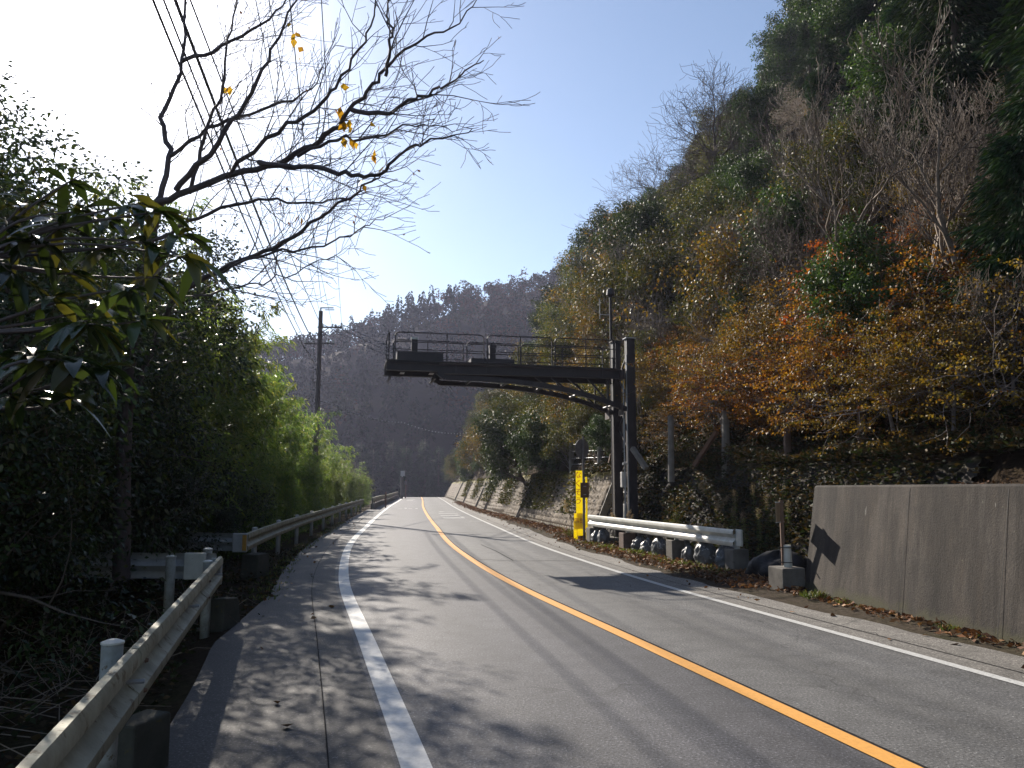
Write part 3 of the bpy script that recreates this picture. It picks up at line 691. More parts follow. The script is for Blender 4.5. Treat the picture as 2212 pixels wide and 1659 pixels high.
def panel(t, s0, s1, mids, hz, name='railing', top=6.44):
    m = MB(); z0 = 5.58; r = .1; tp = top
    pts = [g(s0, t, z0), g(s0, t, tp - r), g(s0 - .03, t, tp - .03), g(s0 - r, t, tp), g(s1 + r, t, tp), g(s1 + .03, t, tp - .03), g(s1, t, tp - r), g(s1, t, z0)]
    m.tube(pts, .019, 6)
    for s in mids: m.tube([g(s, t, z0), g(s, t, tp)], .017, 6)
    for z in hz: m.tube([g(s0, t, z), g(s1, t, z)], .015, 6)
    m.build(name, M['gantry'], GT)
panel(-HW, 7.18, 4.57, [5.67], [6.16, 5.88]); panel(-HW, 4.46, 2.48, [3.46], [6.16, 5.88]); panel(-HW, 2.38, .45, [1.41], [6.16, 5.88])
panel(HW, 7.15, 5.0, [6.1], [6.16, 5.88]); panel(HW, 4.88, 3.25, [4.1], [6.16, 5.88]); panel(HW, 3.15, .45, [1.8], [6.16, 5.88])
m = MB(); m.tube([g(7.36, -HW, 5.5), g(7.36, -HW, 6.44)], .02, 6); m.tube([g(7.36, HW, 5.5), g(7.36, HW, 6.44)], .02, 6); m.tube([g(7.36, -HW, 6.42), g(7.36, HW, 6.42)], .015, 6); m.build('end_railing', M['gantry'], GT)
for t in (-HW, HW):
    for s in (.9, 1.8, 2.7, 3.6, 4.5, 5.4):
        m = MB(); m.beam(g(s, t, 5.27), g(s, t, 5.51), .012, .14); m.build('stiffener', M['gantry'], GT)
    m = MB(); m.beam(g(.35, t - .088, 4.10), g(.35, t - .088, 4.48), .42, .012, ex); m.beam(g(.35, t - .088, 5.18), g(.35, t - .088, 5.54), .42, .012, ex); m.build('gusset_plate', M['gantry_worn'], GT)
m = MB(); m.tube([g(.19, -HW + .1, z) for z in (.9, 2, 3.2, 4.4, 5.3)], .022, 6); m.build('conduit', M['galv'], GT)
m = MB(); m.tube([g(s, -HW - .12, 5.50 + .02 * math.sin(s * 4)) for s in np.linspace(.3, 7.2, 30)], .012, 5); m.build('conduit', M['gantry_worn'], GT)
for s, z, tt in ((6.6, 5.86, -.35), (4.25, 5.72, -.3)):
    m = MB(); m.beam(g(s, tt, z), g(s, tt, z + .42), .18, .16, ey); o = bevel(m.build('control_box', M['gantry'], GT), .01)
    m = MB(); m.beam(g(s, tt, z + .422), g(s, tt, z + .48), .20, .18, ey); m.build('box_lid', M['white_paint'] if s > 5 else M['gantry'], o)
m = MB(); m.beam(g(7.12, -.3, 5.74), g(5.78, -.3, 5.74), .7, .24); m.build('equipment_case', M['gantry'], GT)
m = MB(); m.beam(g(4.95, -.35, 5.68), g(3.65, -.35, 5.68), .6, .12); m.build('equipment_case', M['gantry'], GT)
m = MB(); m.beam(g(6.15, -.3, 5.28), g(6.02, -.3, 5.28), .3, .02); m.build('lamp_cover', M['box_grey'], GT)
m = MB(); m.beam(g(7.0, -.3, 5.28), g(6.88, -.3, 5.28), .3, .02); m.build('lamp_cover', M['box_grey'], GT)
m = MB(); m.beam(g(.10, -.25, 1.95), g(.10, -.25, 2.42), .22, .16, ey); bevel(m.build('meter_box', M['box_grey'], GT), .01)
m = MB(); m.beam(g(.05, -.2, .75), g(.05, -.2, 1.45), .14, .12, ey); bevel(m.build('junction_box', M['galv'], GT), .008)
m = MB(); m.beam(g(.08, -.3, 1.78), g(.08, -.3, 1.84), .14, .1, ey); m.build('bracket', M['box_grey'], GT)
m = MB(); m.tube([g(.18, -HW - .02, 2.65), g(.30, -HW - .05, 2.66)], .04, 8); m.build('cable_entry', M['box_grey'], GT)
for t in (-HW, HW):
    m = MB(); m.beam(g(0, t, -.15), g(0, t, .40), .7, .7, ey); bevel(m.build('footing', M['concrete'], GT), .02)
# slim mast behind the gantry columns
mp = P(1321, 800, 26.3); MT = empty('mast', (mp.x, 26.3, 0), label='slim dark mast with a small lamp head rising beside the gantry columns', category='mast')
m = MB(); m.tube([(0, 0, -.3), (0, 0, 8.1)], [.055, .045], 8); m.build('pole', M['gantry'], MT)
m = MB(); m.tube([(0, 0, 8.05), (0, 0, 8.12), (0, 0, 8.3), (0, 0, 8.36)], [.05, .14, .12, .04], 10); m.build('lamp_head', M['gantry'], MT)
m = MB(); m.tube([(-.36, 0, 7.3), (-.36, 0, 8.0)], .012, 5); m.tube([(0, 0, 7.45), (-.36, 0, 7.45)], .012, 5); m.build('antenna', M['galv'], MT)

# ------------------------------------------------------------------ yellow board, road sign backs, strapped sign
yb_ = P(1256, 1170, 26.2); YB = empty('warning_board', (yb_.x, 26.4, 0), label='tall yellow board with red lettering behind the dark sign pole at the rail end', category='sign')
m = MB(); m.box((-.02, 0, 1.2), (.25, .03, 2.1)); m.build('board', M['yellow'], YB)
m = MB(); m.box((.0, -.05, .62), (.44, .02, .50)); m.box((-.17, -.065, .25), (.13, .02, .72), 0); m.build('lower_board', M['yellow'], YB)
m = MB(); m.box((.20, .05, 1.0), (.06, .05, 2.1)); m.build('post', M['yellow'], YB)
def text_mesh(s, size, mat, name, loc, rot, parent):
    cu = bpy.data.curves.new(name, 'FONT'); cu.body = s; cu.size = size; cu.align_x = 'CENTER'; cu.align_y = 'CENTER'; cu.extrude = .003
    o = bpy.data.objects.new(name, cu); COL.objects.link(o)
    dg = bpy.context.evaluated_depsgraph_get(); me = bpy.data.meshes.new_from_object(o.evaluated_get(dg)); bpy.data.objects.remove(o)
    me.materials.clear(); me.materials.append(mat); q = link(name, me, parent); q.location = loc; q.rotation_euler = rot; return q
for i, ch in enumerate("なくそう"):
    try: text_mesh(ch, .25, M['redpaint'], 'lettering', (-.07, -.02, 2.1 - .28 * i), (math.pi / 2, 0, 0), YB)
    except Exception: pass
text_mesh("事故", .2, M['redpaint'], 'lettering', (-.05, -.068, .62), (math.pi / 2, 0, 0), YB)
sp_ = P(1262, 1165, 25.9); RS = empty('road_sign', (sp_.x, 25.9, 0), math.radians(40), label='dark back of a round road sign with square plate, before the yellow board', category='road sign')
m = MB(); m.tube([(0, 0, -.3), (0, 0, 3.35)], .038, 10); m.build('pole', M['signback'], RS)
m = MB(); m.tube([(0, .05, 2.95), (0, .065, 2.95)], .31, 28); m.build('disc', M['signback'], RS)
m = MB(); m.box((0, -.045, 1.62), (.38, .012, .48)); m.build('plate', M['rust'], RS)
m = MB(); m.box((0, -.01, 1.74), (.12, .10, .03)); m.box((0, -.01, 1.48), (.12, .10, .03)); m.build('bracket', M['galv'], RS)
SS = empty('strapped_sign', (4.70, 14.05, 0), label='small beige plate on a rusty post strapped to a white stub on a concrete block', category='sign')
m = MB(); m.box((-.02, .02, .95), (.06, .035, 1.1)); m.build('post', M['rust'], SS)
m = MB(); m.box((-.055, -.0, 1.30), (.36, .012, .34), math.radians(52)); o = m.build('plate', M['beige'], SS)
m = MB()
for dz in (-.17, .17): m.box((-.055, 0, 1.30 + dz), (.37, .022, .014), math.radians(52))
m.build('rim', M['box_grey'], o)
m = MB(); m.tube([(.05, 0, .36), (.05, 0, .74)], [.075, .062], 14); m.build('stub', M['white_paint'], SS)
m = MB()
for z in (.45, .70): m.tube([(.05 + math.cos(a) * .082, math.sin(a) * .082, z) for a in np.linspace(0, 2 * math.pi, 13)], .008, 5); m.box((-.06, -.02, z), (.09, .02, .016))
m.build('strap', M['black'], SS)
m = MB(); m.box((.02, .0, .12), (.42, .50, .50), .2); bevel(m.build('concrete_base', M['concrete'], SS), .02)

# dark sheet-covered heap between rail end and strapped sign
def lump(name, loc, sc_, mat, seed, n=26, k=18, amp=.16, **pr):
    rng = np.random.default_rng(seed); V = []
    for i in range(k + 1):
        ph = math.pi * i / k
        for j in range(n):
            th = 2 * math.pi * j / n
            r = 1 + amp * (math.sin(3 * th + seed) * math.sin(2 * ph + 1) + .6 * math.sin(7 * th + ph * 5 + seed) * math.sin(ph)) + (rng.random() - .5) * amp * .25
            V.append((math.cos(th) * math.sin(ph) * r * sc_[0], math.sin(th) * math.sin(ph) * r * sc_[1], max(math.cos(ph) * r, -.6) * sc_[2]))
    Fs = [(i * n + j, (i + 1) * n + j, (i + 1) * n + (j + 1) % n, i * n + (j + 1) % n) for i in range(k) for j in range(n)]
    return link(name, mesh_from(name, V, Fs, mat, True), None, loc, **pr)
lump('covered_heap', (5.15, 15.7, .14), (.62, .5, .34), M['tarp'], 4, label='low heap under a dark sheet behind the strapped sign', category='heap')

# sandbags: gathered sacks with a tied neck
def bag(seed, loc, s, lab):
    rng = random.Random(seed); n = 24; prof = [(0.0, 0.0), (.14, .0), (.21, .05), (.235, .15), (.225, .26), (.18, .35), (.10, .41), (.045, .45), (.055, .48), (.10, .53), (.08, .56), (.0, .55)]
    V = []; T = empty('sandbag', loc, rng.uniform(0, 6), label=lab, category='sandbag', group='sandbags under the guard rail')
    n = 40; ph1, ph2, ph3 = rng.uniform(0, 6), rng.uniform(0, 6), rng.uniform(0, 6)
    zz = [p[1] for p in prof]; fine_p = []
    for a_, b_ in zip(prof, prof[1:]):
        for k in range(3): fine_p.append((a_[0] + (b_[0] - a_[0]) * k / 3, a_[1] + (b_[1] - a_[1]) * k / 3))
    prof = fine_p + [prof[-1]]
    for r, z in prof:
        for j in range(n):
            a = 2 * math.pi * j / n; g_ = min(1, z * 3.2)
            f = 1 + .10 * math.sin(2 * a + ph1 + z * 5) + .10 * math.sin(7 * a + ph2 + math.sin(z * 20 + ph3)) * g_ + .06 * math.sin(13 * a + ph3 - z * 14) * g_ + .05 * math.sin(z * 46 + 2 * math.sin(a * 2 + ph1)) + rng.uniform(-.02, .02)
            V.append((math.cos(a) * r * f * s, math.sin(a) * r * f * s * .85, z * s * (1.08 + .10 * math.sin(2 * a + ph2))))
    Fs = [(i * n + j, i * n + (j + 1) % n, (i + 1) * n + (j + 1) % n, (i + 1) * n + j) for i in range(len(prof) - 1) for j in range(n)]
    T.rotation_euler = (rng.uniform(-.16, .16), rng.uniform(-.16, .16), T.rotation_euler[2]); T.scale = (rng.uniform(.88, 1.2), rng.uniform(.85, 1.1), rng.uniform(.82, 1.1)); link('sack', mesh_from('sack', V, Fs, M['bag'], True), T)
    m = MB(); m.tube([(math.cos(a) * .055 * s, math.sin(a) * .055 * s, .45 * s) for a in np.linspace(0, 2 * math.pi, 11)], .009, 5); m.build('tie', M['black'], T)
def ORD(i):
    a = 'first second third fourth fifth sixth seventh eighth ninth tenth eleventh twelfth thirteenth fourteenth fifteenth sixteenth seventeenth eighteenth nineteenth'.split()
    if i < 19: return a[i]
    t = ['twenti', 'thirti', 'forti', 'fifti'][(i + 1) // 10 - 2]; k = (i + 1) % 10
    return t + 'eth' if k == 0 else t[:-1] + 'y-' + a[k - 1]
ords = ['first', 'second', 'third', 'fourth', 'fifth', 'sixth', 'seventh', 'eighth', 'ninth', 'tenth', 'eleventh', 'twelfth', 'thirteenth', 'fourteenth', 'fifteenth', 'sixteenth']
for i, f in enumerate((.955, .905, .60, .535, .44, .27, .175, .07)):
    q = a5 + (b5 - a5) * f + n5 * .14
    bag(i + 3, (q.x, q.y, -.02), 1.02 + .06 * math.sin(i * 2.1), '%s grey tied sandbag under the white guard rail, counted from the yellow board' % ords[i])

# ------------------------------------------------------------------ utility pole and its lines
def wire(name, pts, r, lab, cat='cable', mat='cable', sag=0, n=14, spiral=0, group=None):
    out_ = []
    for (a, b) in zip(pts, pts[1:]):
        a = Vector(a); b = Vector(b)
        for i in range(n + 1):
            if i == 0 and out_: continue
            t = i / n; p = a.lerp(b, t); p.z -= sag * 4 * t * (1 - t); out_.append(p)
    base = out_[0].copy()
    m = MB(); m.tube([p - base for p in out_], r, 5); o = m.build(name, M[mat], label=lab, category=cat); o.location = base
    if group: o['group'] = group
    if spiral:
        s = MB()
        for a, b in zip(out_, out_[1:]):
            L = (b - a).length; k = max(1, int(L / spiral))
            for i in range(k):
                p = a.lerp(b, (i + .5) / k) - base; s.box(p, (.07, .07, .07), i)
        s.build('marker_bead', M['spiral'], o)
    return o
UP = Vector((P(687, 800, 46).x, 46, -1)); UT = empty('utility_pole', UP, label='dark brown utility pole with crossarms rising out of the bamboo', category='utility pole')
zt = P(690, 665, 46).z + 1; z2 = P(690, 707, 46).z + 1; z3 = P(690, 742, 46).z + 1
m = MB(); m.tube([(-.03, 0, -1), (.06, 0, zt - .2)], [.17, .12], 12); m.build('pole', M['pole'], UT)
m = MB(); m.beam((.05, 0, zt - 1.2), (.05, 0, zt), .07, .07, (0, 1, 0)); m.beam((.02, 0, zt), (.8, 0, zt), .07, .06); m.beam((.3, 0, zt - .12), (.85, 0, zt - .12), .05, .05); m.build('top_bracket', M['galv'], UT)
m = MB(); m.beam((-.1, 0, z2), (1.35, 0, z2), .08, .08); m.beam((.1, 0, z2 - .35), (.6, 0, z2), .04, .04); m.build('crossarm', M['pole'], UT)
m = MB(); m.beam((-.85, 0, z3), (.9, 0, z3), .08, .08); m.build('crossarm', M['pole'], UT)
for x, z in ((.2, z2), (.75, z2), (1.3, z2), (-.8, z3), (.85, z3), (.55, z3), (-.3, z3)):
    m = MB(); m.tube([(x, 0, z + .03), (x, 0, z + .08), (x, 0, z + .12), (x, 0, z + .18)], [.035, .06, .04, .055], 8); m.build('insulator', M['white_paint'], UT)
m = MB(); m.tube([(-.28, -.1, 2.5), (-.25, -.1, z3)], .015, 4); m.tube([(-.6, 0, z3), (-.18, 0, z3 - 2.5)], .012, 4); m.build('conduit', M['cable'], UT)
U = lambda x, z: (UP.x + x, 46, z + UP.z + .18)
Gw = 'overhead power wires above the pole'
wire('power_wire', [U(.2, z2), (-.89, -6, 11.9)], .010, 'thin power wire meeting the crossarm next to the pole', sag=.9, n=24)
wire('power_wire', [U(.75, z2), (-.88, -6, 12.0)], .010, 'thin power wire meeting the middle of the upper crossarm', sag=.8, n=24)
wire('power_wire', [U(1.3, z2), (.39, -6, 11.9)], .010, 'thin power wire meeting the tip of the upper crossarm', sag=.7, n=24)
wire('cable', [U(-.8, z3), (-2.22, -6, 10.2)], .018, 'thick sagging cable ending at the outer tip of the lower crossarm', sag=.7, n=24, spiral=0)
wire('cable', [U(-.3, z3 - .1), (-1.96, -6, 9.8)], .028, 'thickest bundled cable ending just beside the pole shaft', sag=.8, n=24)
wire('cable', [U(.55, z3), (-2.54, -6, 10.7)], .016, 'cable ending at the road side of the lower crossarm', sag=.6, n=24)
wire('cable', [U(-.1, z3 - 1.5), (-1.8, -6, 9.0)], .018, 'lowest sagging cable clamped to the pole shaft', sag=1.0, n=24)
wire('cable', [(UP.x + .08, 46, zt - .7), (-.02, -6, 12.3)], .014, 'thin earth wire clamped to the pole top', sag=.5, n=24)
far3 = [(2.2, 104, 15.0), (3.0, 104, 15.2), (3.8, 104, 15.3)]
wire('power_wire', [U(.2, z2), far3[0]], .022, 'lowest of three wires sloping from the pole behind the gantry', sag=1.6, n=16)
wire('power_wire', [U(.75, z2), far3[1]], .022, 'middle of three wires sloping from the pole behind the gantry', sag=1.5, n=16)
wire('power_wire', [U(1.3, z2), far3[2]], .022, 'uppermost of three wires sloping from the pole behind the gantry', sag=1.4, n=16)
wire('beaded_cable', [P(700, 865, 46), P(870, 912, 62), P(1010, 935, 70)], .02, 'beaded cable glinting across the dark gap above the road', sag=.35, n=20, spiral=.42)
# far roadside poles near the crest
p_ = P(868, 1060, 112); FP = empty('lamp_post', (p_.x, 112, 0), label='short pale post with a grey box on top near the crest', category='post')
m = MB(); m.tube([(0, 0, -.5), (0, 0, 3.0)], .2, 10); m.build('pole', M['concrete'], FP)
m = MB(); m.box((.1, 0, 3.5), (.55, .5, .7)); m.tube([(0, 0, 2.9), (.05, 0, 3.2)], .08, 8); m.build('box_head', M['box_grey'], FP)
p_ = P(876, 1062, 116); q_ = empty('marker_post', (p_.x, 116, 0), label='thin rusty orange marker post beside the pale post', category='post')
m = MB(); m.tube([(0, 0, -.5), (0, 0, 2.6)], .09, 8); m.build('shaft', M['rust'], q_); m = MB(); m.box((0, -.06, 2.2), (.35, .06, .5)); m.build('plate', M['signback'], q_)
p_ = P(841, 1080, 66); q_ = empty('marker_post', (p_.x - .3, 66, 0), label='short dark stake standing behind the far parapet', category='post')
m = MB(); m.box((0, 0, .6), (.12, .1, 1.3)); m.build('shaft', M['rust'], q_); m = MB(); m.box((0, 0, 1.27), (.15, .13, .04)); m.build('cap', M['concrete'], q_)

# ------------------------------------------------------------------ plants: generators
def unit(v): return v / np.maximum(np.linalg.norm(v, axis=-1, keepdims=True), 1e-9)
def leaf_quads(C, D, L, W, rng, droop=.2):
    """one pointed leaf per centre: C base, D direction"""
    n = len(C); D = unit(D); R = unit(rng.normal(size=(n, 3))); S = unit(np.cross(D, R)); N = np.cross(S, D)
    L = np.broadcast_to(np.asarray(L, float), (n,))[:, None]; W = np.broadcast_to(np.asarray(W, float), (n,))[:, None]
    v0 = C; v1 = C + D * L * .45 + S * W * .5 + N * W * .12; v3 = C + D * L * .45 - S * W * .5 + N * W * .12
    v2 = C + D * L - np.array([0, 0, 1.]) * L * droop
    V = np.stack([v0, v1, v2, v3], 1).reshape(-1, 3); return V, np.arange(n * 4).reshape(n, 4)

def grow(rng, levels, L0, r0, nk, ratio=.66, spread=(30, 60), up=.25, jit=.22, flat=0, sub=4, start=.3, d0=(0, 0, 1), min_r=.004, stub_first=True):
    """branch skeleton: returns paths [(pts, radii, level)] and tips [(pos, dir)]"""
    paths = []; tips = []
    def br(p, d, L, r, lv):
        pts = [p]; rad = [r]; dd = d
        for i in range(sub):
            dd = unit(dd + rng.normal(size=3) * jit + np.array([0, 0, up * (.5 if lv else .2)])); p = p + dd * L / sub
            pts.append(p); rad.append(max(r * (1 - (.62 if lv < levels - 1 else .8) * (i + 1) / sub), min_r * .6))
        paths.append((pts, rad, lv))
        if lv >= levels - 1: tips.append((p, dd)); tips.append(((pts[-2] + pts[-1]) / 2, dd)); return
        k = nk[lv]
        ph = rng.uniform(0, 6.28)
        for j in range(k):
            t = start + (1 - start) * (j + rng.uniform(.2, .9)) / k if lv == 0 else .2 + .8 * (j + rng.uniform(.1, .9)) / k
            x = min(t * sub, sub - .01); i = int(x); f = x - i
            q = pts[i] * (1 - f) + pts[i + 1] * f; base = unit(pts[i + 1] - pts[i])
            a = math.radians(rng.uniform(*spread)); ph += 2.4 + rng.uniform(-.5, .5)
            e1 = unit(np.cross(base, [0.31, .17, .9] if abs(base[2]) < .9 else [1., 0, 0])); e2 = np.cross(base, e1)
            nd_ = base * math.cos(a) + (e1 * math.cos(ph) + e2 * math.sin(ph)) * math.sin(a)
            if flat: nd_[2] *= (1 - flat)
            br(q, unit(nd_), L * ratio * rng.uniform(.75, 1.2) * (1.15 - .45 * t if lv == 0 else 1), max(rad[i] * .62, min_r), lv + 1)
        br(pts[-1], dd, L * ratio * .8, rad[-1] * .9, lv + 1)
    br(np.array([0., 0, 0]), unit(np.array(d0, float)), L0, r0, 0)
    return paths, tips
def skel_mesh(name, paths, mat, maxlv=9, sides=(7, 5, 4, 3, 3, 3), minr=0):
    m = MB()
    for pts, rad, lv in paths:
        if lv > maxlv: continue
        m.tube([Vector(p) for p in pts], [max(r, minr) for r in rad], sides[min(lv, 5)], cap=False)
    return m.mesh(name, mat, True)
def crown_mesh(name, tips, mat, rng, k, rad, L, W, flat=1.0, outward=.6, droop=.25, keep=1.0):
    T = np.array([t[0] for t in tips]); D = np.array([t[1] for t in tips])
    if keep < 1: s = rng.random(len(T)) < keep; T, D = T[s], D[s]
    cnt = np.maximum(1, rng.poisson(k * rng.uniform(.5, 1.5, len(T)))); I = np.repeat(np.arange(len(T)), cnt); n = len(I)
    o = unit(rng.normal(size=(n, 3))) * (rng.random((n, 1)) ** .45) * rad; o[:, 2] *= flat
    dirs = unit(o) * outward + D[I] * .4 + rng.normal(size=(n, 3)) * .45 - np.array([0, 0, .15])
    V, Fq = leaf_quads(T[I] + o, dirs, L * rng.uniform(.7, 1.25, n), W * rng.uniform(.7, 1.25, n), rng, droop)
    shade = np.clip(rng.random(len(T))[I] * .5 + rng.random(n) * .5, 0, .999)
    return mesh_from(name, V, Fq, mat, False, shade)

PROTO = {}
def add_proto(kind, trunk, crown, height): PROTO.setdefault(kind, []).append((trunk, crown, height))
for sd in range(3):     # broad evergreens, about 6.5 m
    rng = np.random.default_rng(10 + sd)
    pa, ti = grow(rng, 4, 4.0, .16, (8, 5, 4), .58, (35, 70), .3, start=.25)
    add_proto('evergreen', skel_mesh('trunk', pa, M['bark'], 2), crown_mesh('crown', ti, M['evergreen'], rng, 30, .46, .15, .075, .75), 6.5)
for sd in range(2):     # fine-leaved shade trees
    rng = np.random.default_rng(20 + sd)
    pa, ti = grow(rng, 4, 4.0, .13, (8, 6, 5), .60, (35, 75), .25, start=.22)
    add_proto('shade', skel_mesh('trunk', pa, M['bark'], 3), crown_mesh('crown', ti, M['shade_leaf'], rng, 44, .42, .075, .036, .8), 6.5)
for sd in range(2):     # tall pale leafless trees with long sinuous limbs
    rng = np.random.default_rng(97 + sd)
    pa, ti = grow(rng, 5, 4.2, .085, (5, 4, 4, 3), .60, (18, 45), .30, start=.42, jit=.22, sub=5)
    add_proto('slender', skel_mesh('trunk', pa, M['bark_limb'], 1, minr=.014), skel_mesh('branches', [p for p in pa if p[2] > 1], M['bark_pale'], 9, minr=.0055), 7.5)
for sd in range(3):     # looser leafy shrubs/trees
    rng = np.random.default_rng(30 + sd)
    pa, ti = grow(rng, 4, 2.6, .07, (8, 5, 4), .68, (25, 60), .35, start=.1)
    t_ = skel_mesh('trunk', pa, M['bark_grey'], 3, minr=.006)
    add_proto('olive', t_, crown_mesh('crown', ti, M['olive'], rng, 17, .36, .12, .06, .8), 4.8)
for sd in range(3):
    rng = np.random.default_rng(50 + sd)
    pa, ti = grow(rng, 4, 2.6, .06, (8, 5, 4), .70, (25, 60), .3, start=.1)
    t_ = skel_mesh('trunk', pa, M['bark_grey'], 3, minr=.006)
    add_proto('gold', t_, crown_mesh('crown', ti, M['gold'], rng, 9, .34, .12, .065, .8, keep=.85), 4.8)
for sd in range(2):     # layered maples
    rng = np.random.default_rng(70 + sd)
    pa, ti = grow(rng, 4, 2.4, .07, (9, 5, 5), .78, (50, 80), .08, flat=.45, start=.2)
    t_ = skel_mesh('trunk', pa, M['bark_grey'], 3, minr=.006)
    add_proto('maple', t_, crown_mesh('crown', ti, M['orange'], rng, 14, .42, .10, .07, .25, droop=.1), 4.2)
for sd in range(3):     # leafless
    rng = np.random.default_rng(90 + sd)
    pa, ti = grow(rng, 5, 2.7, .10, (7, 5, 5, 3), .70, (30, 68), .14, start=.22, jit=.27)
    add_proto('bare', skel_mesh('trunk', pa, M['bark_pale'], 1, minr=.012), skel_mesh('branches', [p for p in pa if p[2] > 1], M['bark_pale'], 9, minr=.0055), 6.5)
def conifer(seed, H, mat, R=1.9, n=9000, bare=.18):
    rng = np.random.default_rng(seed); C = []; D = []; m = MB(); m.tube([(0, 0, -.3), (.05, 0, H * .5), (0, 0, H)], [.19, .12, .02], 8, cap=False)
    z = H * bare
    while z < H * .985:
        f = 1 - (z / H); r = R * (f ** .75) * 1.1
        for _ in range(5):
            a = rng.uniform(0, 6.28); L = r * rng.uniform(.65, 1.1); d = np.array([math.cos(a), math.sin(a), -.12])
            pts = [np.array([0, 0, z]) + d * L * t + np.array([0, 0, -.35 * L * t * t + .25 * L * t]) for t in (0, .35, .7, 1)]
            m.tube([Vector(p) for p in pts], [.03, .02, .012, .004], 3, cap=False)
            k = int(max(12, n * .011 * L))
            t = rng.uniform(.15, 1, k) ** .8; base = np.array([np.interp(t, (0, .35, .7, 1), [p[i] for p in pts]) for i in range(3)]).T
            side = rng.normal(size=(k, 3)) * np.array([.22, .22, .16]) * (1.15 - t[:, None] * .6); C.append(base + side); D.append(np.tile(d, (k, 1)) * .6 + side * 1.6 + np.array([0, 0, -.35]))
        z += H * .028 * rng.uniform(.7, 1.3)
    C = np.concatenate(C); D = np.concatenate(D); V, Fq = leaf_quads(C, D, rng.uniform(.14, .30, len(C)), rng.uniform(.035, .07, len(C)), rng, .2)
    return m.mesh('trunk', M['bark'], True), mesh_from('crown', V, Fq, mat, False, rng.random(len(C)) * .999), H
for sd in range(2): add_proto('cedar', *conifer(110 + sd, 9.5, M['cedar']))
def bamboo(seed, H, n_culm=11, spreadr=1.0, per=1000):
    rng = np.random.default_rng(seed); m = MB(); C = []; D = []; tw = []
    for _ in range(n_culm):
        a = rng.uniform(0, 6.28); r0 = spreadr * math.sqrt(rng.random()); h = H * rng.uniform(.72, 1.05); lean = rng.uniform(0, 6.28); ld = np.array([math.cos(lean), math.sin(lean), 0]); k = rng.uniform(.6, 1.7) * h / 8
        base = np.array([math.cos(a) * r0, math.sin(a) * r0, -.3]); pts = [base + np.array([0, 0, h * t - .55 * k * t ** 5]) + ld * k * t ** 2.4 for t in np.linspace(0, 1, 12)]
        m.tube([Vector(p) for p in pts], list(np.linspace(.032, .006, 12)), 5, cap=False); pts = np.array(pts)
        for b in range(44):
            t = rng.uniform(.07, 1.0); x = t * 11; i = min(int(x), 10); q = pts[i] + (pts[i + 1] - pts[i]) * (x - i)
            az = rng.uniform(0, 6.28); L = rng.uniform(.35, .95) * (1.15 - t * .5); d = np.array([math.cos(az), math.sin(az), .45]); e = q + d * L; e2 = e + np.array([d[0], d[1], -.9]) * L * .35
            tw.append([q, e, e2]); kk = int(per / 44 * rng.uniform(.6, 1.4)); s = rng.random(kk)[:, None]
            c = np.where(s < .6, q + (e - q) * (.25 + s * 1.2), e + (e2 - e) * (s - .6) * 2.4) + rng.normal(size=(kk, 3)) * .06; C.append(c); D.append(np.tile(d * [.7, .7, 0] + [0, 0, -.35], (kk, 1)) + rng.normal(size=(kk, 3)) * .5)
    for t_ in tw: m.tube([Vector(p) for p in t_], [.008, .005, .003], 3, cap=False)
    C = np.concatenate(C); D = np.concatenate(D); V, Fq = leaf_quads(C, D, rng.uniform(.13, .26, len(C)), rng.uniform(.030, .050, len(C)), rng, .3)
    return m.mesh('culms', M['culm'], True), mesh_from('foliage', V, Fq, M['bamboo'], False, rng.random(len(C)) * .999), H
for sd in range(3): add_proto('bamboo', *bamboo(130 + sd, 8.0))

MATV = {'maple_red': M['red'], 'maple_gold': M['amber']}
TRUNKNAME = {'slender': ('trunk', 'branches'), 'bamboo': ('culms', 'foliage'), 'bare': ('trunk', 'branches')}
NAME = {'shade': 'broadleaf_tree', 'slender': 'bare_tree', 'evergreen': 'broadleaf_tree', 'olive': 'leafy_shrub', 'gold': 'golden_shrub', 'maple': 'maple_tree', 'bare': 'bare_tree', 'cedar': 'cedar_tree', 'bamboo': 'bamboo_clump'}
CATN = {'shade': 'tree', 'slender': 'tree', 'evergreen': 'tree', 'olive': 'shrub', 'gold': 'shrub', 'maple': 'tree', 'bare': 'tree', 'cedar': 'tree', 'bamboo': 'bamboo'}
def plant(kind, loc, scale=1.0, rz=0.0, var=0, mat=None, tilt=(0, 0), bmat=None, **pr):
    lst = PROTO[kind]; tr, cr, h = lst[var % len(lst)]; nm = TRUNKNAME.get(kind, ('trunk', 'crown'))
    t = empty(NAME[kind], loc, rz, **pr); t['category'] = CATN[kind]; t.scale = (scale, scale, scale) if not hasattr(scale, '__len__') else scale
    t.rotation_euler = (tilt[0], tilt[1], rz)
    a = link(nm[0], tr, t); b = link(nm[1], cr, t)
    if mat is not None: b.material_slots[0].link = 'OBJECT'; b.material_slots[0].material = mat
    if bmat is not None: a.material_slots[0].link = 'OBJECT'; a.material_slots[0].material = bmat
    return t

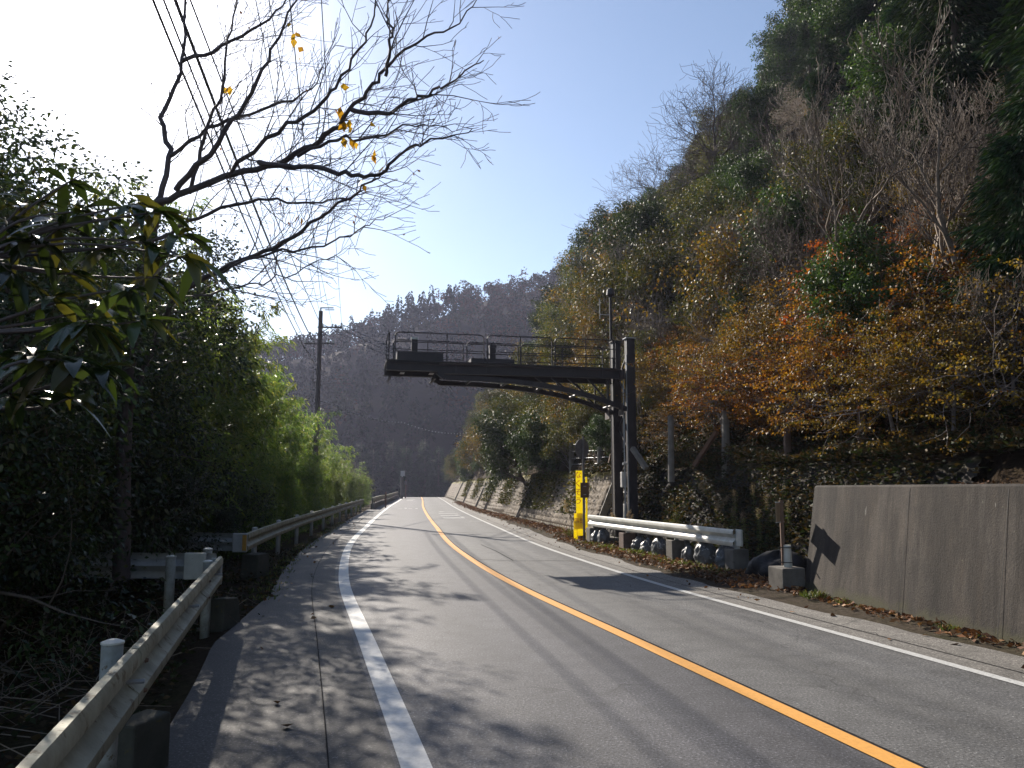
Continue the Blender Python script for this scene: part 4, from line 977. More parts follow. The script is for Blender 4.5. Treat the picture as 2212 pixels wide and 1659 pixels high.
# ------------------------------------------------------------------ wooded slope beyond the retaining walls
DESC = {'evergreen': 'dark glossy evergreen tree', 'olive': 'olive green leafy shrub', 'gold': 'golden yellow shrub', 'maple': 'orange layered maple', 'maple_red': 'deep red maple',
        'maple_gold': 'amber layered maple', 'bare': 'pale leafless tree', 'cedar': 'drooping dark cedar'}
def zone(px):
    for lim, s in ((1060, 'past the block wall'), (1130, 'over the far block wall'), (1210, 'over the mid block wall'), (1320, 'behind the gantry walkway'), (1420, 'just behind the gantry columns'), (1520, 'above the first pale post'),
                   (1650, 'above the second pale post'), (1760, 'above the strapped sign'), (1950, 'above the concrete wall end'), (9999, 'above the concrete wall')):
        if px < lim: return s
def band(z): return 'at the slope foot' if z < 5 else 'on the lower slope' if z < 10 else 'mid slope' if z < 17 else 'high on the slope' if z < 26 else 'near the skyline'
rngS = np.random.default_rng(77)
cand = []
y = 7.0
while y < 150:
    sp = 1.9 + y * .030; e = .2 + rngS.uniform(0, .8)
    while e < 62:
        yy = y + rngS.uniform(-.45, .45) * sp; x = float(Xc(yy)) + float(toeS(yy)) + 1.25 + e + rngS.uniform(-.3, .3) * sp * .6
        cand.append((x, yy, e)); e += sp * .78 * (1 + e * .012)
    y += sp
def pick_kind(px, py, r, yy, e):
    q = r.random()
    if px > 1560 and py < 330 - max(0, px - 1750) * .25: return 'cedar' if q < .8 else 'evergreen'
    if px > 1780 and py < 560: return 'bare' if q < .48 else 'cedar' if q < .76 else 'evergreen' if q < .9 else 'olive'
    if px > 1900 and 600 < py < 740: return 'maple_red' if q < .22 else 'bare' if q < .75 else 'olive'
    if px > 1540 and 690 < py < 1100: return 'maple' if q < .42 else 'maple_gold' if q < .68 else 'maple_red' if q < .74 else 'gold' if q < .85 else 'bare'
    if px > 1560 and py <= 690: return 'bare' if q < .52 else 'olive' if q < .70 else 'evergreen' if q < .92 else 'cedar'
    if px > 1330 and py < 640: return 'bare' if q < .42 else 'evergreen' if q < .66 else 'olive' if q < .93 else 'gold'
    if px < 1560 and py < 560: return 'evergreen' if q < .55 else 'olive' if q < .84 else 'gold' if q < .94 else 'bare'
    if px < 1230: return 'olive' if q < .45 else 'gold' if q < .75 else 'evergreen' if q < .93 else 'maple'
    return 'gold' if q < .46 else 'olive' if q < .72 else 'maple_gold' if q < .82 else 'evergreen' if q < .9 else 'bare'
made = []
SIZE = {'evergreen': (.62, 1.0), 'olive': (.75, 1.15), 'gold': (.8, 1.2), 'maple': (.4, .62), 'bare': (.6, 1.0), 'cedar': (.6, .95)}
for (x, yy, e) in cand:
    z = float(Hslope(x, yy)); pc = proj((x, yy, z + 2.2))
    if pc is None: continue
    px, py = pc
    if px < 880 or px > 2420 or py < -260: continue
    kk = pick_kind(px, py, rngS, yy, e); base = kk.split('_')[0]
    lo, hi = SIZE[base]; s = rngS.uniform(lo, hi) * (.92 + min(yy, 60) * .007)
    if e < 1.6: s *= .62
    if base == 'cedar': s = rngS.uniform(.8, 1.1) * (.75 + min(yy, 50) * .008)
    h = PROTO[base][0][2] * s
    top = proj((x - h * .15, yy, z + h * .95))
    lim = float(np.interp(top[1], [-100, 0, 100, 200, 320, 400, 420, 500, 600, 700, 900, 1060], [1660, 1625, 1590, 1520, 1430, 1350, 1262, 1235, 1170, 1140, 975, 935])) + h * .28 * F / yy
    if top[0] < lim: 
        if top[0] < lim - 60: continue
        s *= .7
    # crowded crests: nothing may hide the sky strip beside the hill
    made.append(dict(kind=kk, base=base, x=x, y=yy, z=z, s=s, px=px, py=py, h=h, rz=rngS.uniform(0, 6.28), var=int(rngS.integers(0, 3)), tilt=(rngS.uniform(-.08, .08), rngS.uniform(-.22, .02))))
print("slope plants", len(made))
groups = {}
for d in made: groups.setdefault((d['kind'], zone(d['px']), band(d['z'])), []).append(d)
for (kk, zn, bd), ds in groups.items():
    ds.sort(key=lambda d: d['z'])
    for i, d in enumerate(ds):
        lab = '%s %s, %s' % (DESC[kk], zn, bd)
        if len(ds) > 1: lab = '%s %s' % (ORD(i), lab) + ', going uphill'
        tree_mat = {'maple_red': M['red'], 'maple_gold': M['amber']}.get(kk)
        bm_ = None
        plant(d['base'], (d['x'], d['y'], d['z'] - .15), d['s'], d['rz'], d['var'], tree_mat, d['tilt'], label=lab, group=DESC[kk] + ' on the wooded slope')
# low growth crowding the slope foot above the walls
rf = np.random.default_rng(31); foot = []
for k in range(46):
    yy = 6.5 + k * .62 + rf.uniform(-.2, .2); e = rf.uniform(.5, 3.8); foot.append((yy, e))
for k, (yy, e) in enumerate(foot):
    q = rf.random(); kd, mt, dn = (('maple', None, 'small orange maple') if q < .3 else ('gold', None, 'small golden bush') if q < .6 else ('olive', None, 'small olive bush') if q < .8 else ('maple', M['amber'], 'small amber maple'))
    x = float(Xc(yy)) + float(toeS(yy)) + 1.2 + e
    plant(kd, (x, yy, float(Hslope(x, yy)) - .1), rf.uniform(.24, .42), rf.uniform(0, 6), k, mt, (0, -.2), label='%s low over the walls, %s of the row counted down the road' % (dn, ORD(k)), group='low bushes over the retaining walls')
# dense shrubs crowding the top of the long block wall, some trailing down its face
rf = np.random.default_rng(47)
for k in range(44):
    yy = 28.6 + k * 1.15 + k * k * .028 + rf.uniform(-.3, .3); e = rf.uniform(.1, .6) if k % 2 else rf.uniform(1.3, 2.6); q = rf.random()
    kd, dn = ('gold', 'golden shrub') if q < .4 else ('olive', 'olive shrub') if q < .75 else ('evergreen', 'glossy shrub')
    x = float(Xc(yy)) + float(toeS(yy)) + 1.2 + e; sc_ = rf.uniform(.45, .7) * (.62 if kd == 'evergreen' else 1) * (.8 if yy < 34 else 1)
    plant(kd, (x, yy, float(Hslope(x, yy)) - .15), sc_, rf.uniform(0, 6), k, None, (0, -.45 if e < 1 else -.15), label='%s crowding the block wall top, %s of the row counted down the road' % (dn, ORD(k)), group='shrubs crowding the block wall top')
rf = np.random.default_rng(53); n_u = 0
for yy in np.arange(6.4, 34, 1.25):
    for e in np.arange(1.2, 13, 1.7):
        x = float(Xc(yy)) + float(toeS(yy)) + 1.2 + e + rf.uniform(-.5, .5); y_ = yy + rf.uniform(-.4, .4); pc = proj((x, y_, float(Hslope(x, y_)) + .5))
        if pc is None or pc[0] > 2330 or pc[1] < 250 or rf.random() < .15: continue
        q = rf.random(); kd, mt, dn = (('gold', None, 'golden') if q < .22 else ('olive', None, 'olive') if q < .42 else ('maple', None, 'orange') if q < .62 else ('maple', M['amber'], 'amber') if q < .8 else ('olive', M['under'], 'brownish'))
        plant(kd, (x, y_, float(Hslope(x, y_)) - .1), rf.uniform(.26, .42), rf.uniform(0, 6), int(rf.integers(0, 3)), mt, (0, -.25), label='small %s understory bush %s, %s along the road in this colour' % (dn, zone(pc[0]), ORD(n_u % 58)), group='%s understory bushes among the slope trees' % dn); n_u += 1
print('understory', n_u)
# special trees on the skyline and over the wall, each where the photograph shows it
def special(kind, px, pb, Y, s, rz, lab, mat=None, var=0, tilt=(0, 0), bmat=None, bcrown=None):
    p = P(px, pb, Y); zg = float(Hslope(p.x, Y)); z = min(p.z, zg + .5)
    return plant(kind, (p.x, Y, p.z if abs(p.z - zg) < 3 else zg), s, rz, var, mat, tilt, label=lab, bmat=bmat)
special('bare', 1425, 400, 58, 1.7, .4, 'leafless tree silhouetted against the sky, lower of the two skyline trees', M['bark'], 0, (0, -.5), M['bark'])
special('bare', 1545, 300, 50, 1.7, 1.9, 'wide leafless tree silhouetted against the sky below the dark cedars', M['bark'], 1, (0, -.55), M['bark'])
special('bare', 1610, 170, 46, 1.2, 2.9, 'small leafless tree on the skyline at the cedar edge', M['bark'], 2, (0, -.4), M['bark'])
for i, (px, pb, Y, sc_, rz_) in enumerate(((1835, 860, 17, .95, 1.2), (1950, 820, 15.5, .9, 2.6), (2060, 800, 15, .95, 3.9), (2165, 790, 14, .95, 5.0), (1990, 640, 21, 1.0, 2.0), (1800, 640, 23, 1.0, 4.4))):
    special('slender', px, pb, Y, sc_, rz_, '%s of the tall sinuous leafless trees over the concrete wall, counted away from the gantry' % ORD([1, 2, 4, 5, 3, 0][i]), None, i, (.05 * math.sin(i), -.18))
for i, (px, pb, Y, sc_, mt) in enumerate(((1560, 930, 20.5, .62, 'o'), (1620, 880, 20, .72, 'g'), (1680, 930, 18, .66, 'o'), (1730, 850, 18.5, .8, 'g'), (1790, 920, 16, .68, 'o'), (1850, 870, 16.5, .78, 'g'), (1900, 790, 17, .85, 'r'), (1930, 930, 14, .62, 'g'), (1990, 870, 14.5, .72, 'o'), (2060, 930, 12.8, .6, 'g'), (2110, 860, 13.5, .7, 'o'), (2190, 900, 12.2, .66, 'g'), (1480, 900, 23, .62, 'g'), (1990, 760, 17.5, .75, 'r'))):
    special('maple', px, pb, Y, sc_ * .78, i * 1.9, '%s layered maple spreading over the walls, %s counted away from the gantry' % ({'o': 'orange', 'g': 'amber gold', 'r': 'fiery red'}[mt], ORD(sorted([1560, 1620, 1680, 1730, 1790, 1850, 1900, 1930, 1990.5, 2060, 2110, 2190, 1480, 1990]).index(px if i != 8 else 1990.5))), {'o': None, 'g': M['amber'], 'r': M['red']}[mt], i, (0, -.15))
for i, (x, yv, sc_) in enumerate(((-37, 172, 1.7), (-33, 176, 1.95), (-29.5, 171, 1.75), (-26, 175, 2.0), (-22.5, 171, 1.8), (-19, 175, 2.0), (-15.5, 170, 1.8), (-12, 174, 1.9))):  # dark cedars added to stand for the hill's shadow past the crest
    plant('cedar', (x, yv, -7.0), (sc_ * 1.15, sc_ * 1.15, sc_), i * 1.4, i, None, label='%s dark cedar added for hill shade beyond the crest, counted from the river side' % ORD(i), group='dark cedars added as hill shade beyond the crest')
special('evergreen', 1330, 520, 70, 1.35, .5, 'rounded dark evergreen tree standing out against the sky above the gantry', None, 1)
special('evergreen', 1235, 640, 84, 1.2, 1.5, 'small rounded evergreen on the skyline, lowest before the distant hill', None, 2)
# glossy shrubs hanging over the block wall
for i, (px, pb, Y, s, kind, lab) in enumerate(((1098, 1010, 45, .8, 'evergreen', 'grey-green glossy bush spilling over the middle of the block wall'), (1135, 1030, 40, .62, 'evergreen', 'dark glossy bush hanging down the block wall'),
        (965, 1040, 92, .9, 'evergreen', 'grey-green glossy bush at the far end of the block wall'), (990, 1045, 80, 1.0, 'gold', 'tall dull gold bush leaning over the far block wall'), (1040, 1040, 62, 1.0, 'gold', 'amber bush on the block wall beside the glossy bush'),
        (1180, 1035, 36, .7, 'olive', 'dark trailing shrub shading the block wall'), (940, 1055, 105, 1.0, 'olive', 'pale olive bush at the crest of the road'))):
    p = P(px, pb, Y); plant(kind, (float(Xc(Y)) + float(toe(Y)) + 1.35, Y, 2.1 - (1.25 * s if kind == 'evergreen' else .2)), s, i * 1.3, i, None, (0, -.35), label=lab)

# ------------------------------------------------------------------ thicket on the river side: bamboo and dark trees
bl = []
for Y, x, sc_ in ((18.0, -8.6, .95), (20.2, -9.2, 1.25), (22.8, -9.5, 1.36), (25.2, -9.9, 1.28), (28, -10.2, 1.18), (31, -10.6, 1.10), (34.5, -11.1, 1.04), (38, -11.6, .98), (42, -12.0, .94), (46.5, -12.5, .88), (51.5, -12.9, .84), (57, -13.3, .80), (63, -13.8, .74), (70, -14.3, .66), (78, -14.9, .58), (87, -15.7, .46)): bl.append((Y, x, sc_, 0))
for Y, x, sc_ in ((20, -11.0, 1.4), (24, -12.6, 1.55), (28, -13.4, 1.45), (33, -14, 1.3), (38, -14.6, 1.2), (44, -15.2, 1.12), (50, -15.8, 1.04), (57, -16.5, .94), (66, -17.3, .84)): bl.append((Y, x, sc_, 1))
for Y, x, sc_ in ((19.5, -7.7, .42), (23, -7.9, .45), (27, -8.2, .48), (31.5, -8.7, .50), (36, -9.2, .52), (41, -10.0, .52), (46, -10.6, .5), (52, -11.1, .48), (59, -11.8, .45), (66, -12.4, .42)): bl.append((Y, x, sc_, 2))
cnt = [0, 0, 0]
for i, (Y, x, sc_, rw) in enumerate(bl):
    lab = '%s %s' % (ORD(cnt[rw]), ('tall bamboo clump of the roadside row, counted from the taped rail corner', 'bamboo clump of the taller rear row by the river, counting down the road', 'low young bamboo behind the curving guard rail, counting down the road')[rw]); cnt[rw] += 1
    plant('bamboo', (x, Y, float(Hleft(x, Y)) - .1), sc_, i * 1.7, i, None, (0, .08), label=lab, group='bamboo clumps beside the road')
dk = [(9.2, -7.6, 1.1, 0), (11, -9.4, 1.5, 2), (12.8, -10.2, 1.35, 1), (13.5, -12.0, 1.75, 0), (15.6, -11.4, 1.3, 2), (17.5, -13.8, 1.8, 1), (19, -13.6, 1.3, 0), (20.5, -15.5, 1.6, 2), (11.5, -12, 1.9, 1), (8.3, -9.8, 1.5, 2), (23, -17.5, 1.6, 0), (26, -17, 1.8, 2), (31, -18, 1.7, 1), (37, -19.5, 1.7, 0), (44, -20, 1.6, 1), (14, -15.5, 2.0, 2), (6.8, -7.4, .95, 1), (18.5, -17, 2.0, 1), (14.0, -8.8, .72, 0), (11.6, -7.3, .66, 1)]
dk.sort()
for i, (Y, x, sc_, v) in enumerate(dk):
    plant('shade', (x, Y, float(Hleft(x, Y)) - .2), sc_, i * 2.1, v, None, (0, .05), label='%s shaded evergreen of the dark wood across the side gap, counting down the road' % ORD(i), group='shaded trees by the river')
lowb = [(12.6, -7.2), (13.6, -8.6), (14.6, -10.3), (16.9, -7.9), (18.2, -9.0), (15.8, -11.6), (19.8, -7.6), (11.8, -9.6), (10.8, -7.4), (17.6, -12.6), (13, -12.4), (22.5, -8.2), (25.5, -8.6), (14.2, -7.1), (16.0, -6.9)]
lowb.sort()
for i, (Y, x) in enumerate(lowb):
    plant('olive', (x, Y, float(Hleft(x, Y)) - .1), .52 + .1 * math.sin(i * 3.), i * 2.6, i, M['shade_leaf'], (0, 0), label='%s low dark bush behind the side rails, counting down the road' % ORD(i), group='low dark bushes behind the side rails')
cl = [(84, -18.5, .85), (92, -18, .7), (100, -19, .75), (112, -20, .8)]
for i, (Y, x, sc_) in enumerate(cl):
    plant('olive', (x, Y, float(Hleft(x, Y))), sc_, i, i, None, label='%s leafy shrub behind the far parapet, counting towards the crest' % ORD(i), group='shrubs behind the far parapet')
plant('bare', (-14.2, 66, float(Hleft(-14.2, 66))), .95, 1.0, 2, None, (0, .3), label='leafless tree leaning over the road beyond the last bamboo')

# ------------------------------------------------------------------ bare tree reaching over the road, limbs traced at their own depths
rngB = np.random.default_rng(5)
BT = empty('overhanging_tree', (-5.6, 11.0, -.3), label='large bare tree spreading thin branches across the sky over the road', category='tree')
limbs = [  # (pixel path with depth), start radius
    ([(262, 1250, 11), (270, 900, 10.9), (300, 620, 10.6), (345, 440, 10.2)], .12, .06),
    ([(345, 440, 10.2), (480, 385, 9.8), (600, 350, 9.4), (690, 300, 9.0), (760, 240, 8.6), (815, 170, 8.4), (870, 110, 8.2), (960, 70, 8.0), (1030, 5, 7.9)], .046, .005),
    ([(830, 160, 8.3), (845, 90, 8.2), (840, 30, 8.2), (835, -30, 8.1)], .02, .006),
    ([(760, 240, 8.6), (850, 240, 8.3), (920, 195, 8.1), (980, 175, 8.0), (1045, 128, 7.8)], .028, .005),
    ([(560, 355, 9.5), (660, 362, 9.0), (760, 374, 8.6), (820, 375, 8.4), (870, 330, 8.2), (940, 300, 8.0), (1020, 285, 7.9)], .035, .005),
    ([(345, 440, 10.2), (365, 340, 10.3), (352, 255, 10.4), (395, 130, 10.5), (400, 0, 10.6), (410, -80, 10.6)], .045, .012),
    ([(380, 410, 10), (470, 310, 9.6), (545, 200, 9.4), (600, 80, 9.3), (650, -20, 9.2)], .04, .008),
    ([(270, 900, 10.9), (370, 660, 10.2), (470, 590, 9.8), (590, 535, 9.3), (690, 470, 9.0), (790, 405, 8.6), (835, 370, 8.5)], .045, .005),
    ([(470, 590, 9.8), (560, 550, 9.4), (680, 535, 9.0), (770, 500, 8.8), (835, 470, 8.6)], .02, .004),
    ([(480, 385, 9.8), (600, 285, 9.2), (690, 230, 8.8), (750, 150, 8.6), (800, 55, 8.4), (815, -20, 8.4)], .03, .006),
    ([(410, 420, 10), (440, 300, 10), (480, 190, 9.9), (500, 60, 9.8), (530, -40, 9.8)], .03, .008),
    ([(640, 335, 9.2), (730, 300, 8.8), (820, 295, 8.5), (900, 265, 8.3), (975, 285, 8.1)], .022, .004),
    ([(365, 340, 10.3), (450, 280, 10), (560, 240, 9.8), (660, 200, 9.6), (700, 140, 9.5)], .03, .005),
    ([(395, 130, 10.5), (480, 100, 10.2), (580, 40, 10.0), (640, -30, 9.9)], .03, .007),
    ([(420, 640, 10), (520, 620, 9.8), (600, 600, 9.6), (690, 565, 9.4), (740, 555, 9.3)], .014, .004),
    ([(330, 520, 10.5), (430, 470, 10.2), (560, 430, 9.8), (660, 440, 9.5), (740, 430, 9.3), (800, 410, 9.2)], .028, .005),
]
off = np.array(BT.location)
rngB = np.random.default_rng(6)
def cat(pts, m=5):
    pts = np.array(pts); out_ = []; n = len(pts)
    for i in range(n - 1):
        p0, p1, p2, p3 = pts[max(i - 1, 0)], pts[i], pts[i + 1], pts[min(i + 2, n - 1)]
        for k in range(m): t = k / m; out_.append(.5 * ((2 * p1) + (-p0 + p2) * t + (2 * p0 - 5 * p1 + 4 * p2 - p3) * t * t + (-p0 + 3 * p1 - 3 * p2 + p3) * t ** 3))
    out_.append(pts[-1]); return np.array(out_)
trk = MB(); big = MB(); twg = MB(); tipB = []
def twigs(pts, lv, dens, Lm, r0):
    seg = np.linalg.norm(np.diff(pts, axis=0), axis=1); tot = seg.sum(); cum = np.concatenate([[0], np.cumsum(seg)]); n = max(1, int(tot * dens)); s_ = 1
    for j in range(n):
        d = tot * (j + rngB.uniform(.1, .9)) / n
        if lv == 0 and d < tot * .12: continue
        i = min(np.searchsorted(cum, d) - 1, len(seg) - 1); i = max(i, 0); f = (d - cum[i]) / max(seg[i], 1e-6); q = pts[i] * (1 - f) + pts[i + 1] * f; t = unit(pts[i + 1] - pts[i])
        s_ = -s_; a = math.radians(rngB.uniform(25, 55)) * s_
        axis = unit(np.array([.25, -1., .15]) + rngB.normal(size=3) * .55); axis = unit(axis - t * axis.dot(t)); nd_ = t * math.cos(a) + np.cross(axis, t) * math.sin(a); nd_ = unit(nd_ + np.array([.15, -.05, .12]) + rngB.normal(size=3) * .12)
        L = Lm * rngB.uniform(.35, 1.1) * (1 - .68 * d / tot); p = q; path = [q]; dd = nd_
        for k in range(4): dd = unit(dd + rngB.normal(size=3) * .16 + np.array([.03, 0, .07])); p = p + dd * L / 4; path.append(p)
        r = r0 * (1 - .5 * d / tot)
        (twg).tube([Vector(v - off) for v in path], [max(r * (1 - .2 * k), .0028) for k in range(5)], 4, cap=False); tipB.append(path[-1]); tipB.append(path[2])
        if lv < 2: twigs(np.array(path), lv + 1, 5.0, Lm * .5, r * .62)
for i, (pp, ra, rb) in enumerate(limbs):
    W_ = cat([tuple(P(*q)) for q in pp]); W_ = W_ + rngB.normal(size=W_.shape) * .018 * (1 if i else 0); rr = np.linspace(ra, rb, len(W_))
    (trk if i == 0 else big).tube([Vector(v - off) for v in W_], list(rr), 8 if i == 0 else 6, cap=False)
    if i: twigs(W_, 0, 4.8, 1.65, .0105)
trk.build('trunk', M['bark_near'], BT, True); big.build('limbs', M['bark_near'], BT, True); twg.build('twigs', M['bark_near'], BT, True)
lp = [P(*q) for q in ((755, 268, 8.6), (750, 290, 8.6), (757, 305, 8.6), (820, 272, 8.4), (802, 325, 8.5), (828, 360, 8.4), (788, 385, 8.5), (733, 190, 8.6), (640, 70, 9.2), (735, 235, 8.7), (745, 262, 8.6), (636, 62, 9.2), (500, 185, 9.8), (648, 470, 9.2), (632, 118, 9.3))]
Cb = []; Db = []; Lb = []
for p in lp:
    for _ in range(2): Cb.append(np.array(p) + rngB.normal(size=3) * .03); Db.append(rngB.normal(size=3) * .5 + [0, 0, -1]); Lb.append(rngB.uniform(.08, .13))
for t in [tipB[i] for i in rngB.integers(0, len(tipB), 46)]: Cb.append(t); Db.append(rngB.normal(size=3) * .5 + [0, 0, -1]); Lb.append(rngB.uniform(.03, .06))
V, Fq = leaf_quads(np.array(Cb) - off, np.array(Db), np.array(Lb), np.array(Lb) * .72, rngB, .1)
rv = np.where(np.array(Lb) > .07, rngB.random(len(Lb)) * .5, .55 + rngB.random(len(Lb)) * .2)
link('yellow_leaves', mesh_from('yellow_leaves', V, Fq, M['yleaf'], False, rv), BT)

# ------------------------------------------------------------------ large-leaved tree close to the camera
LT = empty('large_leaved_tree', (-4.9, 4.6, -.4), label='large-leaved evergreen reaching in beside the camera with long drooping glossy leaves', category='tree')
lo = np.array(LT.location); br = MB(); LV = []; LF = []; LR = []
def big_leaf(c, d, L, W, up):
    d = unit(d); s = unit(np.cross(d, up)); nn = np.cross(s, d); n = 7; b0 = len(LV); bend = rngB.uniform(.15, .6)
    prof = [.12, .55, .9, 1.0, .85, .5, .06]
    for i in range(n):
        t = i / (n - 1); c_ = c + d * L * t - np.array([0, 0, 1.]) * L * bend * t * t
        for k in (-1, 0, 1): LV.append(c_ + s * W * .5 * prof[i] * k + nn * (W * .14 * prof[i] * abs(k)))
    r = rngB.random() * .999
    for i in range(n - 1):
        for k in (0, 1): a = b0 + i * 3 + k; LF.append((a, a + 1, a + 4, a + 3)); LR.append(r)
rosettes = [(300, 440, 5.0), (355, 455, 4.9), (405, 505, 4.8), (430, 560, 4.8), (345, 530, 4.7), (255, 470, 5.1), (190, 455, 5.2), (140, 480, 4.8), (75, 515, 4.7), (230, 540, 5.0), (160, 590, 4.8), (300, 620, 4.6), (345, 600, 4.7), (330, 690, 4.6),
            (120, 640, 4.6), (40, 600, 4.6), (200, 690, 4.4), (105, 770, 4.0), (165, 775, 4.0), (225, 790, 4.1), (60, 760, 4.1), (150, 860, 3.9), (205, 700, 4.3), (20, 480, 5.0), (170, 380, 5.3), (60, 430, 5.2), (20, 850, 4.0), (250, 650, 4.8)]
hub = [P(-60, 560, 4.9), P(-80, 720, 4.5), P(-60, 880, 4.2)]
trunk = MB(); trunk.tube([Vector((-4.9, 4.6, -.5)) - LT.location, Vector((-4.6, 4.7, 1.2)) - LT.location, Vector((-4.1, 4.8, 2.6)) - LT.location, P(-40, 480, 5.0) - LT.location], [.11, .10, .08, .05], 10, cap=False)
trunk.build('trunk', M['bark_near'], LT, True)
for i, r in enumerate(rosettes):
    e_ = P(*r); hb = hub[0] if r[1] < 620 else hub[1] if r[1] < 760 else hub[2]; mid = (hb + e_) / 2 + Vector((0, rngB.uniform(-.2, .2), rngB.uniform(-.02, .10)))
    W_ = cat([tuple(hb), tuple(mid), tuple(e_)], 5); br.tube([Vector(v - lo) for v in W_], list(np.linspace(.013, .005, len(W_))), 5, cap=False)
    dd = unit(W_[-1] - W_[-3]); e0 = np.array(e_)
    for k in range(int(rngB.integers(7, 12))):
        a = k * 2.4 + rngB.uniform(-.4, .4); dr = dd * rngB.uniform(.1, .7) + np.array([math.cos(a), math.sin(a), rngB.uniform(-.7, .35)]); big_leaf(e0 - dd * rngB.uniform(0, .12) - lo, dr, rngB.uniform(.17, .30), rngB.uniform(.055, .09), np.array([0, 0, 1.]) + rngB.normal(size=3) * .25)
br.build('branches', M['bark_near'], LT, True)
LFa = np.array(LF); link('crown', mesh_from('crown', np.array(LV), LFa, M['broad'], True, LR), LT)

# ------------------------------------------------------------------ far wood on the hill: one mass
rng = np.random.default_rng(400)
Cs = []; Ds = []; Ls = []; Rs = []
n_t = 0
for gyv in np.arange(168, 345, 7.6):
    for gxv in np.arange(-190, 130, 8.0):
        x = gxv + rng.uniform(-2.6, 2.6); yv = gyv + rng.uniform(-2.6, 2.6); z = float(Hfar(x, yv)); pc = proj((x, yv, z))
        if pc is None or pc[0] < 480 or pc[0] > 1420: continue
        con = (smooth_noise(x, yv, 30, 9) > .60) or (abs(pc[0] - 860) < 90 and pc[1] > 760 and rng.random() < .7)
        h = rng.uniform(8.5, 13) * (1.15 if con else .85); n = 300; n_t += 1; tone = rng.random()
        if con:
            t = rng.random(n) ** .7; a = rng.uniform(0, 6.28, n); rr = (t) * h * .24 * rng.uniform(.6, 1, n); c = np.stack([np.cos(a) * rr, np.sin(a) * rr, h * (1 - t) + .5], -1)
            d = np.stack([np.cos(a), np.sin(a), np.full(n, -.7)], -1); r = np.clip(.82 + rng.random(n) * .17, 0, .999)
        else:
            k = 7; bc = rng.normal(size=(k, 3)) * [h * .20, h * .20, h * .13] + [0, 0, h * .62]; I = rng.integers(0, k, n); c = bc[I] + unit(rng.normal(size=(n, 3))) * h * .17 * rng.uniform(.7, 1.05, (n, 1)); d = rng.normal(size=(n, 3)) + [0, 0, .2]
            r = np.clip(tone * .8 + rng.uniform(-.1, .1, n), 0, .82)
            if rng.random() < .25: keep = rng.random(n) < .5; c = c[keep]; d = d[keep]; r = np.clip(.5 + rng.random(keep.sum()) * .16, 0, 1)
        Cs.append(c + [x, yv, z - .5]); Ds.append(d); Rs.append(r); Ls.append(rng.uniform(.5, 1.3, len(c)))
Cs = np.concatenate(Cs); Ls = np.concatenate(Ls); V, Fq = leaf_quads(Cs, np.concatenate(Ds), Ls, Ls * .62, rng, .1)
link('far_forest', mesh_from('far_forest', V, Fq, M['farleaf'], False, np.concatenate(Rs)), kind='stuff', label='hazy autumn wood covering the distant hill beyond the road', category='forest')
print('far trees', n_t)

# ------------------------------------------------------------------ ground cover
def scatter(name, pts, L, W, mat, seed, up=.5, lab='', cat_='', droop=.2, rnd=None):
    rng = np.random.default_rng(seed); n = len(pts); D = rng.normal(size=(n, 3)); D[:, 2] = np.abs(D[:, 2]) * up if up >= 0 else D[:, 2] * .25
    V, Fq = leaf_quads(pts, D, L, W, rng, droop); return link(name, mesh_from(name, V, Fq, mat, False, rng.random(n) * .999 if rnd is None else rnd), kind='stuff', label=lab, category=cat_)
rng = np.random.default_rng(9)
def slope_pts(n, y0, y1, e1):
    y = y0 + (y1 - y0) * rng.random(n); e = e1 * rng.random(n) ** .9 + .05; x = Xc(y) + toeS(y) + 1.15 + e; c = smooth_noise(x, y, 1.1, 4)
    return np.stack([x, y, Hslope(x, y) + np.maximum(0, c - .35) * rng.random(n) * 1.3], -1)
scatter('undergrowth', np.concatenate([slope_pts(60000, 6, 34, 16), slope_pts(45000, 30, 130, 34)]), rng.uniform(.10, .22, 105000), rng.uniform(.04, .10, 105000), M['under'], 1, .6, 'tangled brown and green undergrowth covering the wooded slope', 'undergrowth')
def foot_pts(n):
    y = 7 + 24 * rng.random(n); e = -.45 + 2.2 * rng.random(n) ** 1.3; x = Xc(y) + toeS(y) + 1.0 + e; return np.stack([x, y, np.maximum(Hslope(x, y), 2.2) + smooth_noise(x, y, .7, 3) * rng.random(n) * .55], -1)
fp = foot_pts(26000); scatter('undergrowth', fp, rng.uniform(.07, .18, 26000), rng.uniform(.02, .07, 26000), M['under'], 6, 1.0, 'ragged ferns and dead stems along the top of the lozenge wall', 'undergrowth')
# litter on the slope foot, on wall tops and along the road edge
n = 15000; y = 28 + 60 * rng.random(n) ** 1.5; u = toe(y) - .05 - np.abs(rng.normal(size=n)) * .28
l1 = np.stack([Xc(y) + u, y, ZR(y) + .02 + rng.random(n) * .12 * np.clip(1 - (toe(y) - u) / .8, .1, 1)], -1)
n = 4200; y = 14 + 14 * rng.random(n); u = 3.7 + rng.random(n) * 1.6; l2 = np.stack([Xc(y) + u, y, .01 + rng.random(n) * .06], -1)
n = 1200; y = 3 + 11 * rng.random(n); u = toe(y) - .04 - rng.random(n) ** 2 * .35; l3 = np.stack([Xc(y) + u, y, .012 + rng.random(n) * .03], -1)
n = 9000; y = 4 + 12 * rng.random(n); e = rng.random(n) * 4; x = Xc(y) + toeS(y) + .3 + e; l4 = np.stack([x, y, np.where(e < .7, 1.72, Hslope(x, y)) + rng.random(n) * .10], -1); l4 = l4[(y < 12) | (e > .9)]
n = 160; y = 4 + 40 * rng.random(n); u = np.where(rng.random(n) < .6, 2.9 + rng.random(n) * 1.0, -3.4 - rng.random(n)); l5 = np.stack([Xc(y) + u, y, np.full(n, .012)], -1)
